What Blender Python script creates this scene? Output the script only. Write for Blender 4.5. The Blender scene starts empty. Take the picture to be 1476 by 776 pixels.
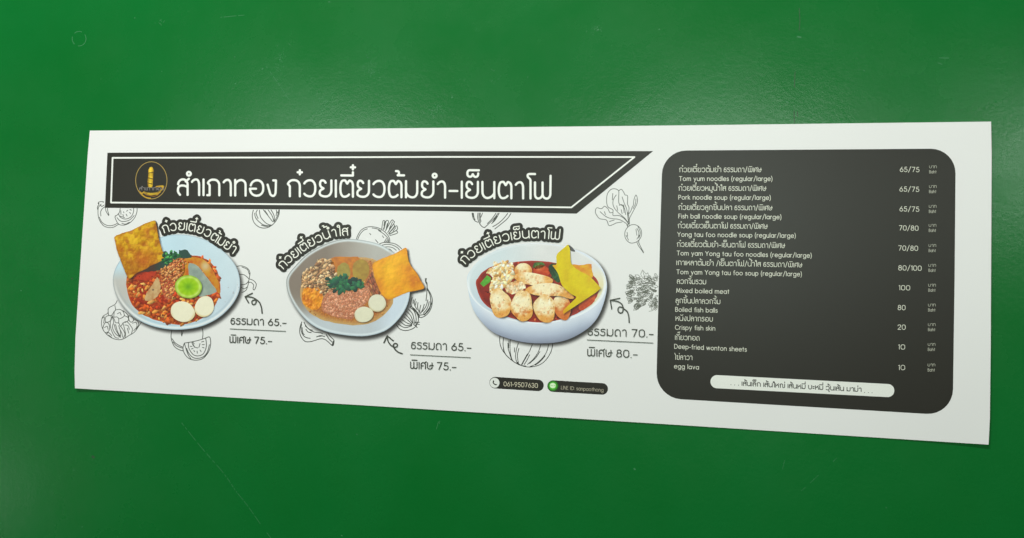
import bpy, math, random
import numpy as np
from mathutils import Matrix, Vector
from mathutils.geometry import delaunay_2d_cdt
random.seed(7)
SC = bpy.context.scene
COL = SC.collection

# ------------------------------------------------------------------ camera
# The poster is 0.30 m high and lies flat; its four corners in the photograph give the pose of a 28 mm lens.
F = 1148.0; CX, CY = 738.0, 388.0
QUAD = np.array([[129.5, 188.5], [1428.5, 175.5], [1425, 641], [108, 560]], float)
_p = [np.array([a[0]-CX, a[1]-CY, 1.0]) for a in QUAD]
_v1 = np.cross(np.cross(_p[0], _p[1]), np.cross(_p[3], _p[2])); _v1 /= _v1[2]
_v2 = np.cross(np.cross(_p[0], _p[3]), np.cross(_p[1], _p[2])); _v2 /= _v2[2]
d1 = np.array([_v1[0], _v1[1], F]); d1 /= np.linalg.norm(d1); d1 *= np.sign(d1[0])
d2 = np.array([_v2[0], _v2[1], F]); d2 /= np.linalg.norm(d2); d2 *= np.sign(d2[1])
nn = np.cross(d1, d2); nn /= np.linalg.norm(nn); d2 = np.cross(nn, d1)
RW = np.array([d1, -d2, -nn])                      # rows: world axes in camera space (x right, y down, z ahead)
_P = [np.array([a[0], a[1], F])/(nn @ np.array([a[0], a[1], F])) for a in _p]
_s = 0.30/np.linalg.norm(_P[3]-_P[0])
_ctr = sum(_P)/4*_s
CAM = RW @ (-_ctr)
cam = bpy.data.objects.new('camera', bpy.data.cameras.new('camera')); COL.objects.link(cam)
cam.data.lens = 36.0*F/1476; cam.data.sensor_width = 36.0; cam.data.clip_end = 50; cam.data.clip_start = 0.02
Rm = np.stack([RW @ np.array([1, 0, 0]), RW @ np.array([0, -1, 0]), RW @ np.array([0, 0, -1])], 1)
M4 = Matrix([[*map(float, Rm[i]), float(CAM[i])] for i in range(3)]+[[0, 0, 0, 1]])
cam.matrix_world = M4
SC.camera = cam
SC.view_settings.view_transform = 'Standard'; SC.view_settings.look = 'None'
SC.view_settings.exposure = 0.0; SC.view_settings.gamma = 1.0

# ------------------------------------------------------------------ room light: dim walls + ceiling tubes
W = bpy.data.worlds.new('World'); SC.world = W; W.use_nodes = True
W.node_tree.nodes['Background'].inputs[0].default_value = (0.93, 1.0, 0.92, 1)
W.node_tree.nodes['Background'].inputs[1].default_value = 0.06

def ray(x, y):
    x = np.asarray(x, float); y = np.asarray(y, float)
    v = np.stack([x-CX, y-CY, np.full_like(x, F)], -1)
    return v @ RW.T

def mirror_point(px, py, h):
    """where on the ceiling a lamp stands whose reflection the table shows at that place"""
    d = ray(px, py); t = -CAM[2]/d[2]; p = CAM+d*t
    return p[0]+d[0]*h/abs(d[2]), p[1]+d[1]*h/abs(d[2]), h

def tube(name, px, py, h, power, sx, sy, rot=0):
    L = bpy.data.lights.new(name, 'AREA'); L.shape = 'RECTANGLE'; L.size = sx; L.size_y = sy
    L.energy = power; L.color = (0.86, 1.0, 0.90) if power < 20 else (1.0, 0.985, 0.955)
    o = bpy.data.objects.new(name, L); COL.objects.link(o)
    x, y, z = mirror_point(px, py, h); o.location = (x, y, z); o.rotation_euler = (0, 0, math.radians(rot))
    return o
LAMPS = [('ceiling_tube', 500, 285, 1.35, 4.6, 0.50, 0.28, 0),
         ('ceiling_tube', 1030, 300, 1.35, 5.6, 0.54, 0.28, 0),
         ('ceiling_tube', 1500, 240, 1.35, 1.5, 0.25, 0.18, 0),
         ('ceiling_tube', -75, 720, 1.35, 0.85, 0.30, 0.24, 0)]
for a in LAMPS: tube(*a)
_l = tube('ceiling_tube', 0, 0, 1.3, 124.0, 1.2, 0.10); _l.location = (-0.6, 2.2, 1.4)
_l = tube('ceiling_tube', 0, 0, 1.3, 38.0, 1.2, 0.10, 90); _l.location = (-3.5, -0.2, 1.4)

# ------------------------------------------------------------------ mapping from the flat artwork to the sheet
PX = 0.00081                                       # metres per photo pixel, about
SHX = 0.5
def paper_z(X, Y):
    z = 0.0008 + 0.0022*np.exp(-(SHXR - X)/0.045) + 0.0020*np.exp(-(X+SHXR)/0.04)
    return z + 0.0005*np.sin(X*9.0+1.0)*np.cos(Y*6.0)
SHXR = 0.48
LAYER = 0.00002
def table_pt(x, y, z=0.0):
    d = ray(x, y); t = (z-CAM[2])/d[..., 2]
    return CAM+d*t[..., None]
def px2w(x, y, layer=0):
    """a point of the printed artwork, on the gently curled sheet"""
    x = np.asarray(x, float); y = np.asarray(y, float)
    d = ray(x, y); z = np.zeros_like(x)
    for _ in range(4):
        t = (z-CAM[2])/d[..., 2]; P = CAM+d*t[..., None]
        z = paper_z(P[..., 0], P[..., 1])+layer*LAYER
    t = (z-CAM[2])/d[..., 2]
    return CAM+d*t[..., None]

def lin(c):
    c = np.asarray(c, float)/255.0
    return np.where(c <= 0.04045, c/12.92, ((c+0.055)/1.055)**2.4)

# ------------------------------------------------------------------ materials
def new_mat(name):
    m = bpy.data.materials.new(name); m.use_nodes = True
    nt = m.node_tree; nt.nodes.clear()
    out = nt.nodes.new('ShaderNodeOutputMaterial'); b = nt.nodes.new('ShaderNodeBsdfPrincipled')
    nt.links.new(b.outputs[0], out.inputs[0])
    return m, nt, b, out

def paper_relief(nt, b, strength=0.05):
    tc = nt.nodes.new('ShaderNodeTexCoord'); n = nt.nodes.new('ShaderNodeTexNoise')
    n.inputs['Scale'].default_value = 900; n.inputs['Detail'].default_value = 3
    bp = nt.nodes.new('ShaderNodeBump'); bp.inputs['Strength'].default_value = strength; bp.inputs['Distance'].default_value = 0.0003
    nt.links.new(tc.outputs['Object'], n.inputs['Vector']); nt.links.new(n.outputs[0], bp.inputs['Height'])
    nt.links.new(bp.outputs[0], b.inputs['Normal'])
    return tc, n

def mat_paper():
    m, nt, b, out = new_mat('satin_paper')
    tc, n = paper_relief(nt, b)
    n2 = nt.nodes.new('ShaderNodeTexNoise'); n2.inputs['Scale'].default_value = 4; n2.inputs['Detail'].default_value = 4
    nt.links.new(tc.outputs['Object'], n2.inputs['Vector'])
    r = nt.nodes.new('ShaderNodeValToRGB')
    r.color_ramp.elements[0].position = .3; r.color_ramp.elements[1].position = .7
    r.color_ramp.elements[0].color = (.805, .80, .785, 1); r.color_ramp.elements[1].color = (.83, .825, .81, 1)
    nt.links.new(n2.outputs[0], r.inputs[0]); nt.links.new(r.outputs[0], b.inputs['Base Color'])
    b.inputs['Roughness'].default_value = 0.42; b.inputs['Specular IOR Level'].default_value = 0.35
    return m

def mat_print(name, alpha=False, rough=0.36):
    m, nt, b, out = new_mat(name)
    tc, n = paper_relief(nt, b)
    at = nt.nodes.new('ShaderNodeAttribute'); at.attribute_name = 'print'
    n2 = nt.nodes.new('ShaderNodeTexNoise'); n2.inputs['Scale'].default_value = 1500; n2.inputs['Detail'].default_value = 2
    nt.links.new(tc.outputs['Object'], n2.inputs['Vector'])
    mr = nt.nodes.new('ShaderNodeMapRange'); mr.inputs[3].default_value = 0.90; mr.inputs[4].default_value = 1.10
    nt.links.new(n2.outputs[0], mr.inputs[0])
    vm = nt.nodes.new('ShaderNodeVectorMath'); vm.operation = 'SCALE'
    nt.links.new(at.outputs['Color'], vm.inputs[0]); nt.links.new(mr.outputs[0], vm.inputs['Scale'])
    nt.links.new(vm.outputs[0], b.inputs['Base Color'])
    b.inputs['Roughness'].default_value = rough; b.inputs['Specular IOR Level'].default_value = 0.4
    if alpha:
        nt.links.new(at.outputs['Alpha'], b.inputs['Alpha'])
    return m
PAPER = mat_paper(); INK = mat_print('printed_ink'); SOFT = mat_print('soft_printed_ink', True); BLACK = mat_print('dark_printed_ink', False, 0.43)

def mat_table():
    m, nt, b, out = new_mat('glossy_green_paint')
    L = nt.links.new
    tc = nt.nodes.new('ShaderNodeTexCoord')
    def noise(scale, det, rough=.5, sx=None):
        n = nt.nodes.new('ShaderNodeTexNoise'); n.inputs['Scale'].default_value = scale
        n.inputs['Detail'].default_value = det; n.inputs['Roughness'].default_value = rough
        if sx:
            mp = nt.nodes.new('ShaderNodeMapping'); mp.inputs['Scale'].default_value = sx
            L(tc.outputs['Object'], mp.inputs[0]); L(mp.outputs[0], n.inputs['Vector'])
        else: L(tc.outputs['Object'], n.inputs['Vector'])
        return n
    n1 = noise(5, 6, .6); r = nt.nodes.new('ShaderNodeValToRGB')
    r.color_ramp.elements[0].position = .32; r.color_ramp.elements[1].position = .70
    r.color_ramp.elements[0].color = (.0008, .136, .018, 1); r.color_ramp.elements[1].color = (.0014, .150, .024, 1)
    L(n1.outputs[0], r.inputs[0])
    # pale worn specks
    n2 = noise(120, 3, .7); r2 = nt.nodes.new('ShaderNodeValToRGB')
    r2.color_ramp.elements[0].position = .66; r2.color_ramp.elements[1].position = .80
    n3 = noise(7, 3); r3 = nt.nodes.new('ShaderNodeValToRGB')
    r3.color_ramp.elements[0].position = .48; r3.color_ramp.elements[1].position = .68
    L(n2.outputs[0], r2.inputs[0]); L(n3.outputs[0], r3.inputs[0])
    mu = nt.nodes.new('ShaderNodeMath'); mu.operation = 'MULTIPLY'; L(r2.outputs[0], mu.inputs[0]); L(r3.outputs[0], mu.inputs[1])
    mu2 = nt.nodes.new('ShaderNodeMath'); mu2.operation = 'MULTIPLY'; L(mu.outputs[0], mu2.inputs[0]); mu2.inputs[1].default_value = .5
    mx = nt.nodes.new('ShaderNodeMix'); mx.data_type = 'RGBA'
    L(mu2.outputs[0], mx.inputs[0]); L(r.outputs[0], mx.inputs[6]); mx.inputs[7].default_value = (.05, .25, .09, 1)
    L(mx.outputs[2], b.inputs['Base Color'])
    # smudges change the gloss
    n4 = noise(9, 6, .65); mr = nt.nodes.new('ShaderNodeMapRange')
    mr.inputs[1].default_value = .3; mr.inputs[2].default_value = .7; mr.inputs[3].default_value = .23; mr.inputs[4].default_value = .31
    L(n4.outputs[0], mr.inputs[0]); L(mr.outputs[0], b.inputs['Roughness'])
    b.inputs['Specular IOR Level'].default_value = .5
    # orange peel and small dents
    n5 = noise(260, 3, .6); n6 = noise(60, 4, .7)
    ad = nt.nodes.new('ShaderNodeMath'); ad.operation = 'MULTIPLY_ADD'; L(n6.outputs[0], ad.inputs[0]); ad.inputs[1].default_value = 1.6; L(n5.outputs[0], ad.inputs[2])
    bp = nt.nodes.new('ShaderNodeBump'); bp.inputs['Strength'].default_value = .055; bp.inputs['Distance'].default_value = .002
    L(ad.outputs[0], bp.inputs['Height']); L(bp.outputs[0], b.inputs['Normal'])
    return m
TABLE = mat_table()

def mat_plain(name, c, rough=.5):
    m, nt, b, out = new_mat(name)
    tc = nt.nodes.new('ShaderNodeTexCoord'); n = nt.nodes.new('ShaderNodeTexNoise'); n.inputs['Scale'].default_value = 300
    nt.links.new(tc.outputs['Object'], n.inputs['Vector'])
    r = nt.nodes.new('ShaderNodeValToRGB')
    r.color_ramp.elements[0].color = (c[0]*.7, c[1]*.7, c[2]*.7, 1); r.color_ramp.elements[1].color = (c[0]*1.2, c[1]*1.2, c[2]*1.2, 1)
    nt.links.new(n.outputs[0], r.inputs[0]); nt.links.new(r.outputs[0], b.inputs['Base Color'])
    b.inputs['Roughness'].default_value = rough
    return m
SCUFF = mat_plain('pale_scuff', (.035, .21, .075), .5); STAIN = mat_plain('dark_stain', (.03, .07, .03), .5)

# ------------------------------------------------------------------ mesh helpers
def link(name, V, Fc, parent, mat, colors=None, label=None):
    me = bpy.data.meshes.new(name); me.from_pydata([tuple(map(float, v)) for v in V], [], Fc)
    me.materials.append(mat)
    if colors is not None:
        c = np.asarray(colors, float)
        if c.ndim == 1: c = np.tile(c, (len(V), 1))
        if c.shape[1] == 3: c = np.concatenate([c, np.ones((len(c), 1))], 1)
        at = me.color_attributes.new('print', 'FLOAT_COLOR', 'POINT'); at.data.foreach_set('color', c.astype(np.float32).ravel())
    me.update()
    o = bpy.data.objects.new(name, me); COL.objects.link(o); o.parent = parent
    if label: o['label'] = label
    return o

def fillet(pts, closed=False, res=6):
    """polyline with a rounding radius per corner; points are (x, y) or (x, y, r)"""
    P = [(p[0], p[1]) for p in pts]; R = [p[2] if len(p) > 2 else 0 for p in pts]
    n = len(P); out = []
    for i in range(n):
        if (not closed and i in (0, n-1)) or R[i] <= 0:
            out.append(P[i]); continue
        a, b, c = np.array(P[i-1]), np.array(P[i]), np.array(P[(i+1) % n])
        la, lc = np.linalg.norm(a-b), np.linalg.norm(c-b)
        ka = 1.0 if (not closed and i-1 == 0) or R[i-1] == 0 else .5
        kc = 1.0 if (not closed and i+1 == n-1) or R[(i+1) % n] == 0 else .5
        ta, tc_ = min(R[i], la*ka), min(R[i], lc*kc)
        A = b+(a-b)/max(la, 1e-9)*ta; C = b+(c-b)/max(lc, 1e-9)*tc_
        for k in range(res+1):
            t = k/res; c1 = A+.5523*(b-A); c2 = C+.5523*(b-C)
            out.append(tuple((1-t)**3*A+3*(1-t)**2*t*c1+3*(1-t)*t*t*c2+t**3*C))
    if closed: out.append(out[0])
    return out

def smooth(pts, closed=False, res=5):
    P = [np.array(p[:2], float) for p in pts]; n = len(P); out = []
    for i in range(n if closed else n-1):
        if closed: a, b, c, d = P[i-1], P[i], P[(i+1) % n], P[(i+2) % n]
        else: a, b, c, d = P[max(i-1, 0)], P[i], P[i+1], P[min(i+2, n-1)]
        for k in range(res):
            t = k/res
            out.append(tuple(.5*((2*b)+(-a+c)*t+(2*a-5*b+4*c-d)*t*t+(-a+3*b-3*c+d)*t**3)))
    out.append(tuple(P[0] if closed else P[-1]))
    return out

def segs_of(lines):
    S = []
    for l in lines:
        l = [tuple(p[:2]) for p in l]
        if len(l) == 1: l = [l[0], (l[0][0]+1e-4, l[0][1])]
        for a, b in zip(l[:-1], l[1:]): S.append((*a, *b))
    return np.array(S, float)

def sdf_fill(S, hw, step):
    """fills everything nearer than hw to the strokes: one clean mesh without overlaps"""
    hwv = np.broadcast_to(np.asarray(hw, float), (len(S),)); m = hwv.max()+step*1.5
    x0, y0 = min(S[:, 0].min(), S[:, 2].min())-m, min(S[:, 1].min(), S[:, 3].min())-m
    x1, y1 = max(S[:, 0].max(), S[:, 2].max())+m, max(S[:, 1].max(), S[:, 3].max())+m
    nx, ny = int((x1-x0)/step)+2, int((y1-y0)/step)+2
    gx = x0+np.arange(nx)*step; gy = y0+np.arange(ny)*step
    D = np.full((ny, nx), 9e9)
    for (ax, ay, bx, by), h in zip(S, hwv):
        r = h+step*1.6
        i0, i1 = max(int((min(ax, bx)-r-x0)/step), 0), min(int((max(ax, bx)+r-x0)/step)+2, nx)
        j0, j1 = max(int((min(ay, by)-r-y0)/step), 0), min(int((max(ay, by)+r-y0)/step)+2, ny)
        X, Y = np.meshgrid(gx[i0:i1], gy[j0:j1]); dx, dy = bx-ax, by-ay
        t = np.clip(((X-ax)*dx+(Y-ay)*dy)/max(dx*dx+dy*dy, 1e-12), 0, 1)
        d = np.hypot(X-ax-t*dx, Y-ay-t*dy)-h
        D[j0:j1, i0:i1] = np.minimum(D[j0:j1, i0:i1], d)
    return march(D, gx, gy)

def march(D, gx, gy):
    ny, nx = D.shape; ins = D < 0
    V = []; Fc = []; vid = {}; eid = {}
    def gv(j, i):
        k = (j, i)
        if k not in vid: vid[k] = len(V); V.append((gx[i], gy[j]))
        return vid[k]
    def ev(j, i, j2, i2):
        k = (j, i, j2, i2) if (j, i) < (j2, i2) else (j2, i2, j, i)
        if k not in eid:
            a, b = min(D[k[0], k[1]], 5), min(D[k[2], k[3]], 5); t = a/(a-b); t = min(max(t, .02), .98)
            eid[k] = len(V); V.append((gx[k[1]]+(gx[k[3]]-gx[k[1]])*t, gy[k[0]]+(gy[k[2]]-gy[k[0]])*t))
        return eid[k]
    cnt = ins[:-1, :-1].astype(int)+ins[1:, :-1]+ins[:-1, 1:]+ins[1:, 1:]
    js, is_ = np.nonzero(cnt)
    for j, i in zip(js.tolist(), is_.tolist()):
        cs = [(j, i), (j, i+1), (j+1, i+1), (j+1, i)]
        if cnt[j, i] == 4: Fc.append([gv(*c) for c in cs][::-1]); continue
        poly = []
        for k in range(4):
            a, b = cs[k], cs[(k+1) % 4]
            if ins[a]: poly.append(gv(*a))
            if ins[a] != ins[b]: poly.append(ev(*a, *b))
        if len(poly) > 2: Fc.append(poly[::-1])
    return np.array(V, float).reshape(-1, 2), Fc

def stroke_obj(name, lines, w, rgb, parent, layer, step=.4, label=None, mat=None):
    S = segs_of(lines); V, Fc = sdf_fill(S, w/2, step)
    return link(name, px2w(V[:, 0], V[:, 1], layer), Fc, parent, mat or INK, lin(rgb), label)

def patch(outline, step):
    """polygon -> even triangle mesh in artwork coordinates (outline kept smooth)"""
    O = np.array([p[:2] for p in outline], float)
    if np.allclose(O[0], O[-1]): O = O[:-1]
    keep = [0]
    for i in range(1, len(O)):
        if np.hypot(*(O[i]-O[keep[-1]])) > step*.3: keep.append(i)
    O = O[keep]
    # densify long edges
    Q = []
    for i in range(len(O)):
        a, b = O[i], O[(i+1) % len(O)]; n = max(1, int(np.hypot(*(b-a))/step))
        for k in range(n): Q.append(a+(b-a)*k/n)
    O = np.array(Q)
    x0, y0 = O.min(0); x1, y1 = O.max(0)
    X, Y = np.meshgrid(np.arange(x0, x1, step), np.arange(y0, y1, step)); X = X+(np.arange(X.shape[0]) % 2)[:, None]*step*.5
    X = X.ravel(); Y = Y.ravel()
    ins = np.zeros(len(X), bool); dmin = np.full(len(X), 9e9)
    for i in range(len(O)):
        a, b = O[i], O[(i+1) % len(O)]
        c = ((a[1] > Y) != (b[1] > Y)) & (X < (b[0]-a[0])*(Y-a[1])/((b[1]-a[1]) or 1e-12)+a[0]); ins ^= c
        dmin = np.minimum(dmin, np.hypot(X-a[0], Y-a[1]))
    k = ins & (dmin > step*.6)
    pts = [Vector(p) for p in O]+[Vector((x, y)) for x, y in zip(X[k], Y[k])]
    n = len(O)
    v, e, f, *_ = delaunay_2d_cdt(pts, [], [list(range(n))], 1, 1e-5)
    V = np.array([tuple(q) for q in v]); Fc = []
    for t in f:
        a, b, c = (V[i] for i in t[:3])
        ar = (b[0]-a[0])*(c[1]-a[1])-(b[1]-a[1])*(c[0]-a[0])
        Fc.append(list(t) if ar < 0 else list(t)[::-1])
    return V, Fc

def patch_obj(name, outline, colour, parent, layer, step=.8, label=None, mat=None):
    V, Fc = patch(outline, step)
    if callable(colour): c = colour(V[:, 0], V[:, 1])
    else: c = np.tile(np.array(colour, float), (len(V), 1))
    a = None
    if c.shape[1] == 4: a = c[:, 3:]; c = c[:, :3]
    c = lin(np.clip(c, 0, 255))
    if a is not None: c = np.concatenate([c, a], 1)
    return link(name, px2w(V[:, 0], V[:, 1], layer), Fc, parent, mat or (SOFT if a is not None else INK), c, label)

# ------------------------------------------------------------------ procedural colour for the printed food photographs
def vnoise(x, y, s, seed=0):
    x = np.asarray(x)/s; y = np.asarray(y)/s; xi = np.floor(x).astype(int); yi = np.floor(y).astype(int)
    fx, fy = x-xi, y-yi; fx = fx*fx*(3-2*fx); fy = fy*fy*(3-2*fy)
    def h(a, b):
        n = (a*374761393+b*668265263+seed*974634777) & 0x7fffffff
        n = (n ^ (n >> 13))*1274126177 & 0x7fffffff
        return ((n ^ (n >> 16)) & 0xffff)/65535.0
    return (h(xi, yi)*(1-fx)+h(xi+1, yi)*fx)*(1-fy)+(h(xi, yi+1)*(1-fx)+h(xi+1, yi+1)*fx)*fy
def fbm(x, y, s, seed=0, o=4):
    v = 0; a = .5; t = 0
    for k in range(o):
        v = v+a*vnoise(x, y, s/2**k, seed+k*17); t += a; a *= .55
    return v/t
def mixc(a, b, t):
    t = np.atleast_1d(np.clip(t, 0, 1))[:, None]; return np.asarray(a, float)*(1-t)+np.asarray(b, float)*t
def ramp(t, cols):
    """cols: evenly spaced colours"""
    t = np.clip(t, 0, .9999)*(len(cols)-1); i = t.astype(int); f = (t-i)[:, None]
    C = np.array(cols, float); return C[i]*(1-f)+C[i+1]*f
def grains(x, y, size, pal, seed, edge=.55, jit=.5, lit=.35, aspect=1.0, ang=0.0):
    """crumbly food: one colour per grain, rounded by its own light and dark side"""
    ca, sa = math.cos(ang), math.sin(ang); u = (x*ca+y*sa)/aspect; v = -x*sa+y*ca
    gu, gv = np.floor(u/size).astype(int), np.floor(v/size).astype(int)
    best = np.full(len(x), 9e9); sec = best.copy(); bi = np.zeros(len(x), int); dx = np.zeros(len(x)); dy = dx.copy()
    for a in (-1, 0, 1):
        for b in (-1, 0, 1):
            cu, cv = gu+a, gv+b
            h = (cu*73856093 ^ cv*19349663 ^ seed*83492791) & 0x7fffffff
            h = (h ^ (h >> 13))*1274126177 & 0x7fffffff; h ^= h >> 16
            pu = (cu+.5+jit*((h & 1023)/1023-.5)*1.6)*size; pv = (cv+.5+jit*(((h >> 10) & 1023)/1023-.5)*1.6)*size
            d = np.hypot(u-pu, v-pv); nb = d < best
            sec = np.where(nb, best, np.minimum(sec, d)); best = np.where(nb, d, best); bi = np.where(nb, h >> 4, bi)
            dx = np.where(nb, u-pu, dx); dy = np.where(nb, v-pv, dy)
    P = np.array(pal, float); c = P[bi % len(P)]
    e = np.clip((sec-best)/(size*.45), 0, 1)
    sh = (1-edge)+edge*e+lit*np.clip(-(dx*.6+dy)/size, -.5, .6)
    return c*sh[:, None]
def bump_light(x, y, s, seed, amt):
    e = .6; return amt*(fbm(x+e, y+e, s, seed)-fbm(x-e, y-e, s, seed))
def ell(cx, cy, rx, ry, ang=0, n=36, wob=0, seed=1):
    a = math.radians(ang); o = []
    for k in range(n):
        t = 2*math.pi*k/n; r = 1+wob*math.sin(t*3+seed)+wob*.6*math.sin(t*5+seed*2.3)
        u, v = rx*r*math.cos(t), ry*r*math.sin(t); o.append((cx+u*math.cos(a)-v*math.sin(a), cy+u*math.sin(a)+v*math.cos(a)))
    return o
def ragged(pts, amp, n=3, seed=0):
    rnd = random.Random(seed); P = smooth(pts, True, n)[:-1]
    return [(x+rnd.uniform(-amp, amp), y+rnd.uniform(-amp, amp)) for x, y in P]

def in_poly(O, x, y):
    c = False
    for i in range(len(O)):
        a, b = O[i-1], O[i]
        if (a[1] > y) != (b[1] > y) and x < (b[0]-a[0])*(y-a[1])/(b[1]-a[1])+a[0]: c = not c
    return c
def crumbs(name, region, n, size, pal, parent, layer, seed=1, aspect=1.0, ang=None, contrast=.45, label=None, hi=None):
    """many small shaded morsels, each its own little facetted patch lying over its neighbours"""
    r = random.Random(seed); X = [p[0] for p in region]; Y = [p[1] for p in region]; pts = []; C = []; Z = []; Fc = []
    k = 0; tries = 0
    while k < n and tries < n*40:
        tries += 1
        x, y = r.uniform(min(X), max(X)), r.uniform(min(Y), max(Y))
        if not in_poly(region, x, y): continue
        s = size*r.uniform(.55, 1.25)*.5; a0 = r.uniform(0, 6.28) if ang is None else ang+r.gauss(0, .5); m = 8
        col = np.array(r.choice(pal), float)*r.uniform(.86, 1.12); b = len(pts); z = layer+1.3*k/n
        pts.append((x-s*.15, y-s*.2)); C.append(col*1.06+(hi or 0)); Z.append(z)
        for q in range(m):
            t = 2*math.pi*q/m; rr = s*r.uniform(.72, 1.2); u, v = rr*aspect*math.cos(t), rr*math.sin(t)
            dx, dy = u*math.cos(a0)-v*math.sin(a0), u*math.sin(a0)+v*math.cos(a0)
            f = 1-contrast*np.clip((dx*.55+dy*.8)/(s*1.0)+.25, -.4, 1.2)
            pts.append((x+dx, y+dy)); C.append(col*f); Z.append(z)
        for q in range(m): Fc.append((b, b+1+(q+1) % m, b+1+q))
        k += 1
    P = np.array(pts); W_ = px2w(P[:, 0], P[:, 1], 0); W_[:, 2] += np.array(Z)*LAYER
    o = link(name, W_, Fc, parent, INK, lin(np.clip(np.array(C), 0, 255)), label); o['kind'] = 'stuff'
    return o
def halo(outline, parent, layer, dx=1.2, dy=1.6, blur=1.8, dark=.6):
    return shadow([tuple(p[:2]) for p in outline], dx, dy, blur, dark, parent, layer)

# ------------------------------------------------------------------ stroke font: round single-line letters, drawn corner by corner
def G(s):
    out = []
    for part in s.split(';'):
        cl = part.startswith('c'); part = part.lstrip('c')
        pts = [tuple(float(v) for v in p.split(',')) for p in part.split()]
        out.append((pts, cl))
    return out
TH = {
 'ส': (.6, '0,.68 .02,1,.3 .6,1,.34 .6,0;.12,0 -.02,.18,.1 0,.6,.28 .5,.6,.2 .6,.48;.48,.86 .68,1.04'),
 'ล': (.6, '0,.68 .02,1,.3 .6,1,.34 .6,0;.12,0 -.02,.18,.1 0,.6,.28 .5,.6,.2 .6,.48'),
 'า': (.45, '0,.84 .1,1,.14 .45,1,.32 .45,0'),
 'เ': (.0, '0,0 0,1'),
 'ภ': (.72, '-.04,0 .11,0,.01 .11,.64,.03 0,.78;0,.78 .08,1,.22 .72,1,.34 .72,0'),
 'ก': (.74, '.12,0 .12,.62,.03 0,.76;0,.76 .1,1,.22 .74,1,.36 .74,0'),
 'ท': (.66, '0,0 0,1;0,.7 .1,1,.3 .66,1,.3 .66,0'),
 'อ': (.84, '.05,.66 .1,1,.36 .84,1,.42 .84,0,.42 0,0,.42 0,.45 .38,.45'),
 'ง': (.53, '0,.72 .2,0,.16 .5,0,.26 .53,1,.02 .36,1'),
 'ว': (.68, '0,.8 .1,1,.22 .68,1,.42 .68,0,.42 .1,0,.22 0,.16'),
 'ย': (.72, '.36,.86 .28,1,.1 .02,1,.2 .02,.62,.12 .24,.5,.02 0,.36,.1 0,0,.36 .72,0,.36 .72,1'),
 'ต': (.78, '.54,.14 .44,0,.16 0,0,.44 0,.98,.44 .3,1.02,.05 .43,.8,.03 .56,1.02,.05 .78,.92,.2 .78,0'),
 'ม': (.7, '0,1 0,0;0,.3 .16,0,.22 .7,0,.36 .7,1'),
 '-': (.48, '0,.42 .48,.42'),
 'น': (.74, '0,1 0,0,.38 .62,0,.34 .74,.32;.74,1 .74,0'),
 'โ': (.18, '.46,1.52 .0,1.52,.14 .0,1.34,.08 .18,1.18,.08 .18,0'),
 'ใ': (.2, '.2,0 .2,1.5,.2 -.08,1.5,.16 -.08,1.24,.1 .08,1.22'),
 'ไ': (.2, '-.02,1.6 -.02,1.34,.08 .2,1.2,.08 .2,0'),
 'ฟ': (.96, '0,1 0,0,.24 .4,0,.2 .47,.28 .47,1;.47,.28 .52,0,.2 .95,0,.3 .97,1.42'),
 'พ': (.9, '0,1 0,0,.24 .4,0,.2 .45,.28 .45,1;.45,.28 .5,0,.2 .9,0,.3 .9,1'),
 'ธ': (.52, '.52,.93 .44,1,.1 .06,1,.18 .06,.62,.06 .52,.62,.26 .52,0,.26 0,0,.26 0,.62,.02 .1,.62'),
 'ร': (.5, '.52,.93 .44,1,.1 .02,1,.2 .02,.62,.16 .5,.62,.24 .5,0,.26 0,0,.2 -.03,.14'),
 'ด': (.64, '.24,.04 .02,0,.1 0,1,.42 .64,1,.38 .64,0'),
 'ศ': (.6, '0,0 0,1,.34 .6,1,.3 .6,0;.02,.44 .3,.5;.44,.9 .7,1.14'),
 'ษ': (.64, '0,1 0,0,.32 .64,0,.32 .64,1;.3,.36 .34,.62,.12 .8,.6'),
 'บ': (.68, '0,1 0,0,.34 .68,0,.34 .68,1'),
 'ป': (.68, '0,1 0,0,.34 .68,0,.34 .68,1.42'),
 'ห': (.66, '0,1 0,0;0,.34 .34,.66,.12 .66,.56,.2 .66,0;.32,.66 .64,1'),
 'ช': (.68, '0,.84 .08,1,.12 .28,.98,.12 .14,.5,.1 .1,0,.24 .66,0,.24 .66,.7 ;.56,.72 .76,1.04'),
 'ข': (.66, '0,.84 .08,1,.12 .28,.98,.12 .14,.5,.1 .1,0,.24 .66,0,.24 .66,1'),
 'จ': (.58, '0,.84 .1,1,.18 .58,1,.32 .58,.1,.2 .4,0,.1 .12,.42'),
 'ญ': (1.05, '.12,0 .12,.62,.03 0,.76;0,.76 .1,1,.22 .62,1,.3 .62,0,.14 1.05,0,.26 1.05,1'),
 'ะ': (.3, '0,.78 .1,.64 .3,.8;0,.3 .1,.16 .3,.32'),
 ' ': (.18, ''),
 '/': (.42, '0,-.12 .42,1.3'),
}
MARK = {
 'ี': '-.72,1.32 0,1.32;0,1.32 0,1.52', 'ิ': '-.7,1.32 -.02,1.32',
 'ึ': '-.7,1.32 0,1.32', 'ั': '-.5,1.5 -.44,1.32,.1 -.1,1.32,.12 .08,1.52',
 '็': '.06,1.72 -.64,1.72,.14 -.66,1.34,.14 -.4,1.3,.1 -.32,1.48,.02 -.22,1.3,.08 .0,1.32,.12 .02,1.52',
 'ู': '-.3,-.22 -.3,-.46,.1 -.02,-.46,.1 -.02,-.2', 'ุ': '-.16,-.24 -.02,-.26 -.02,-.5',
}
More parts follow.
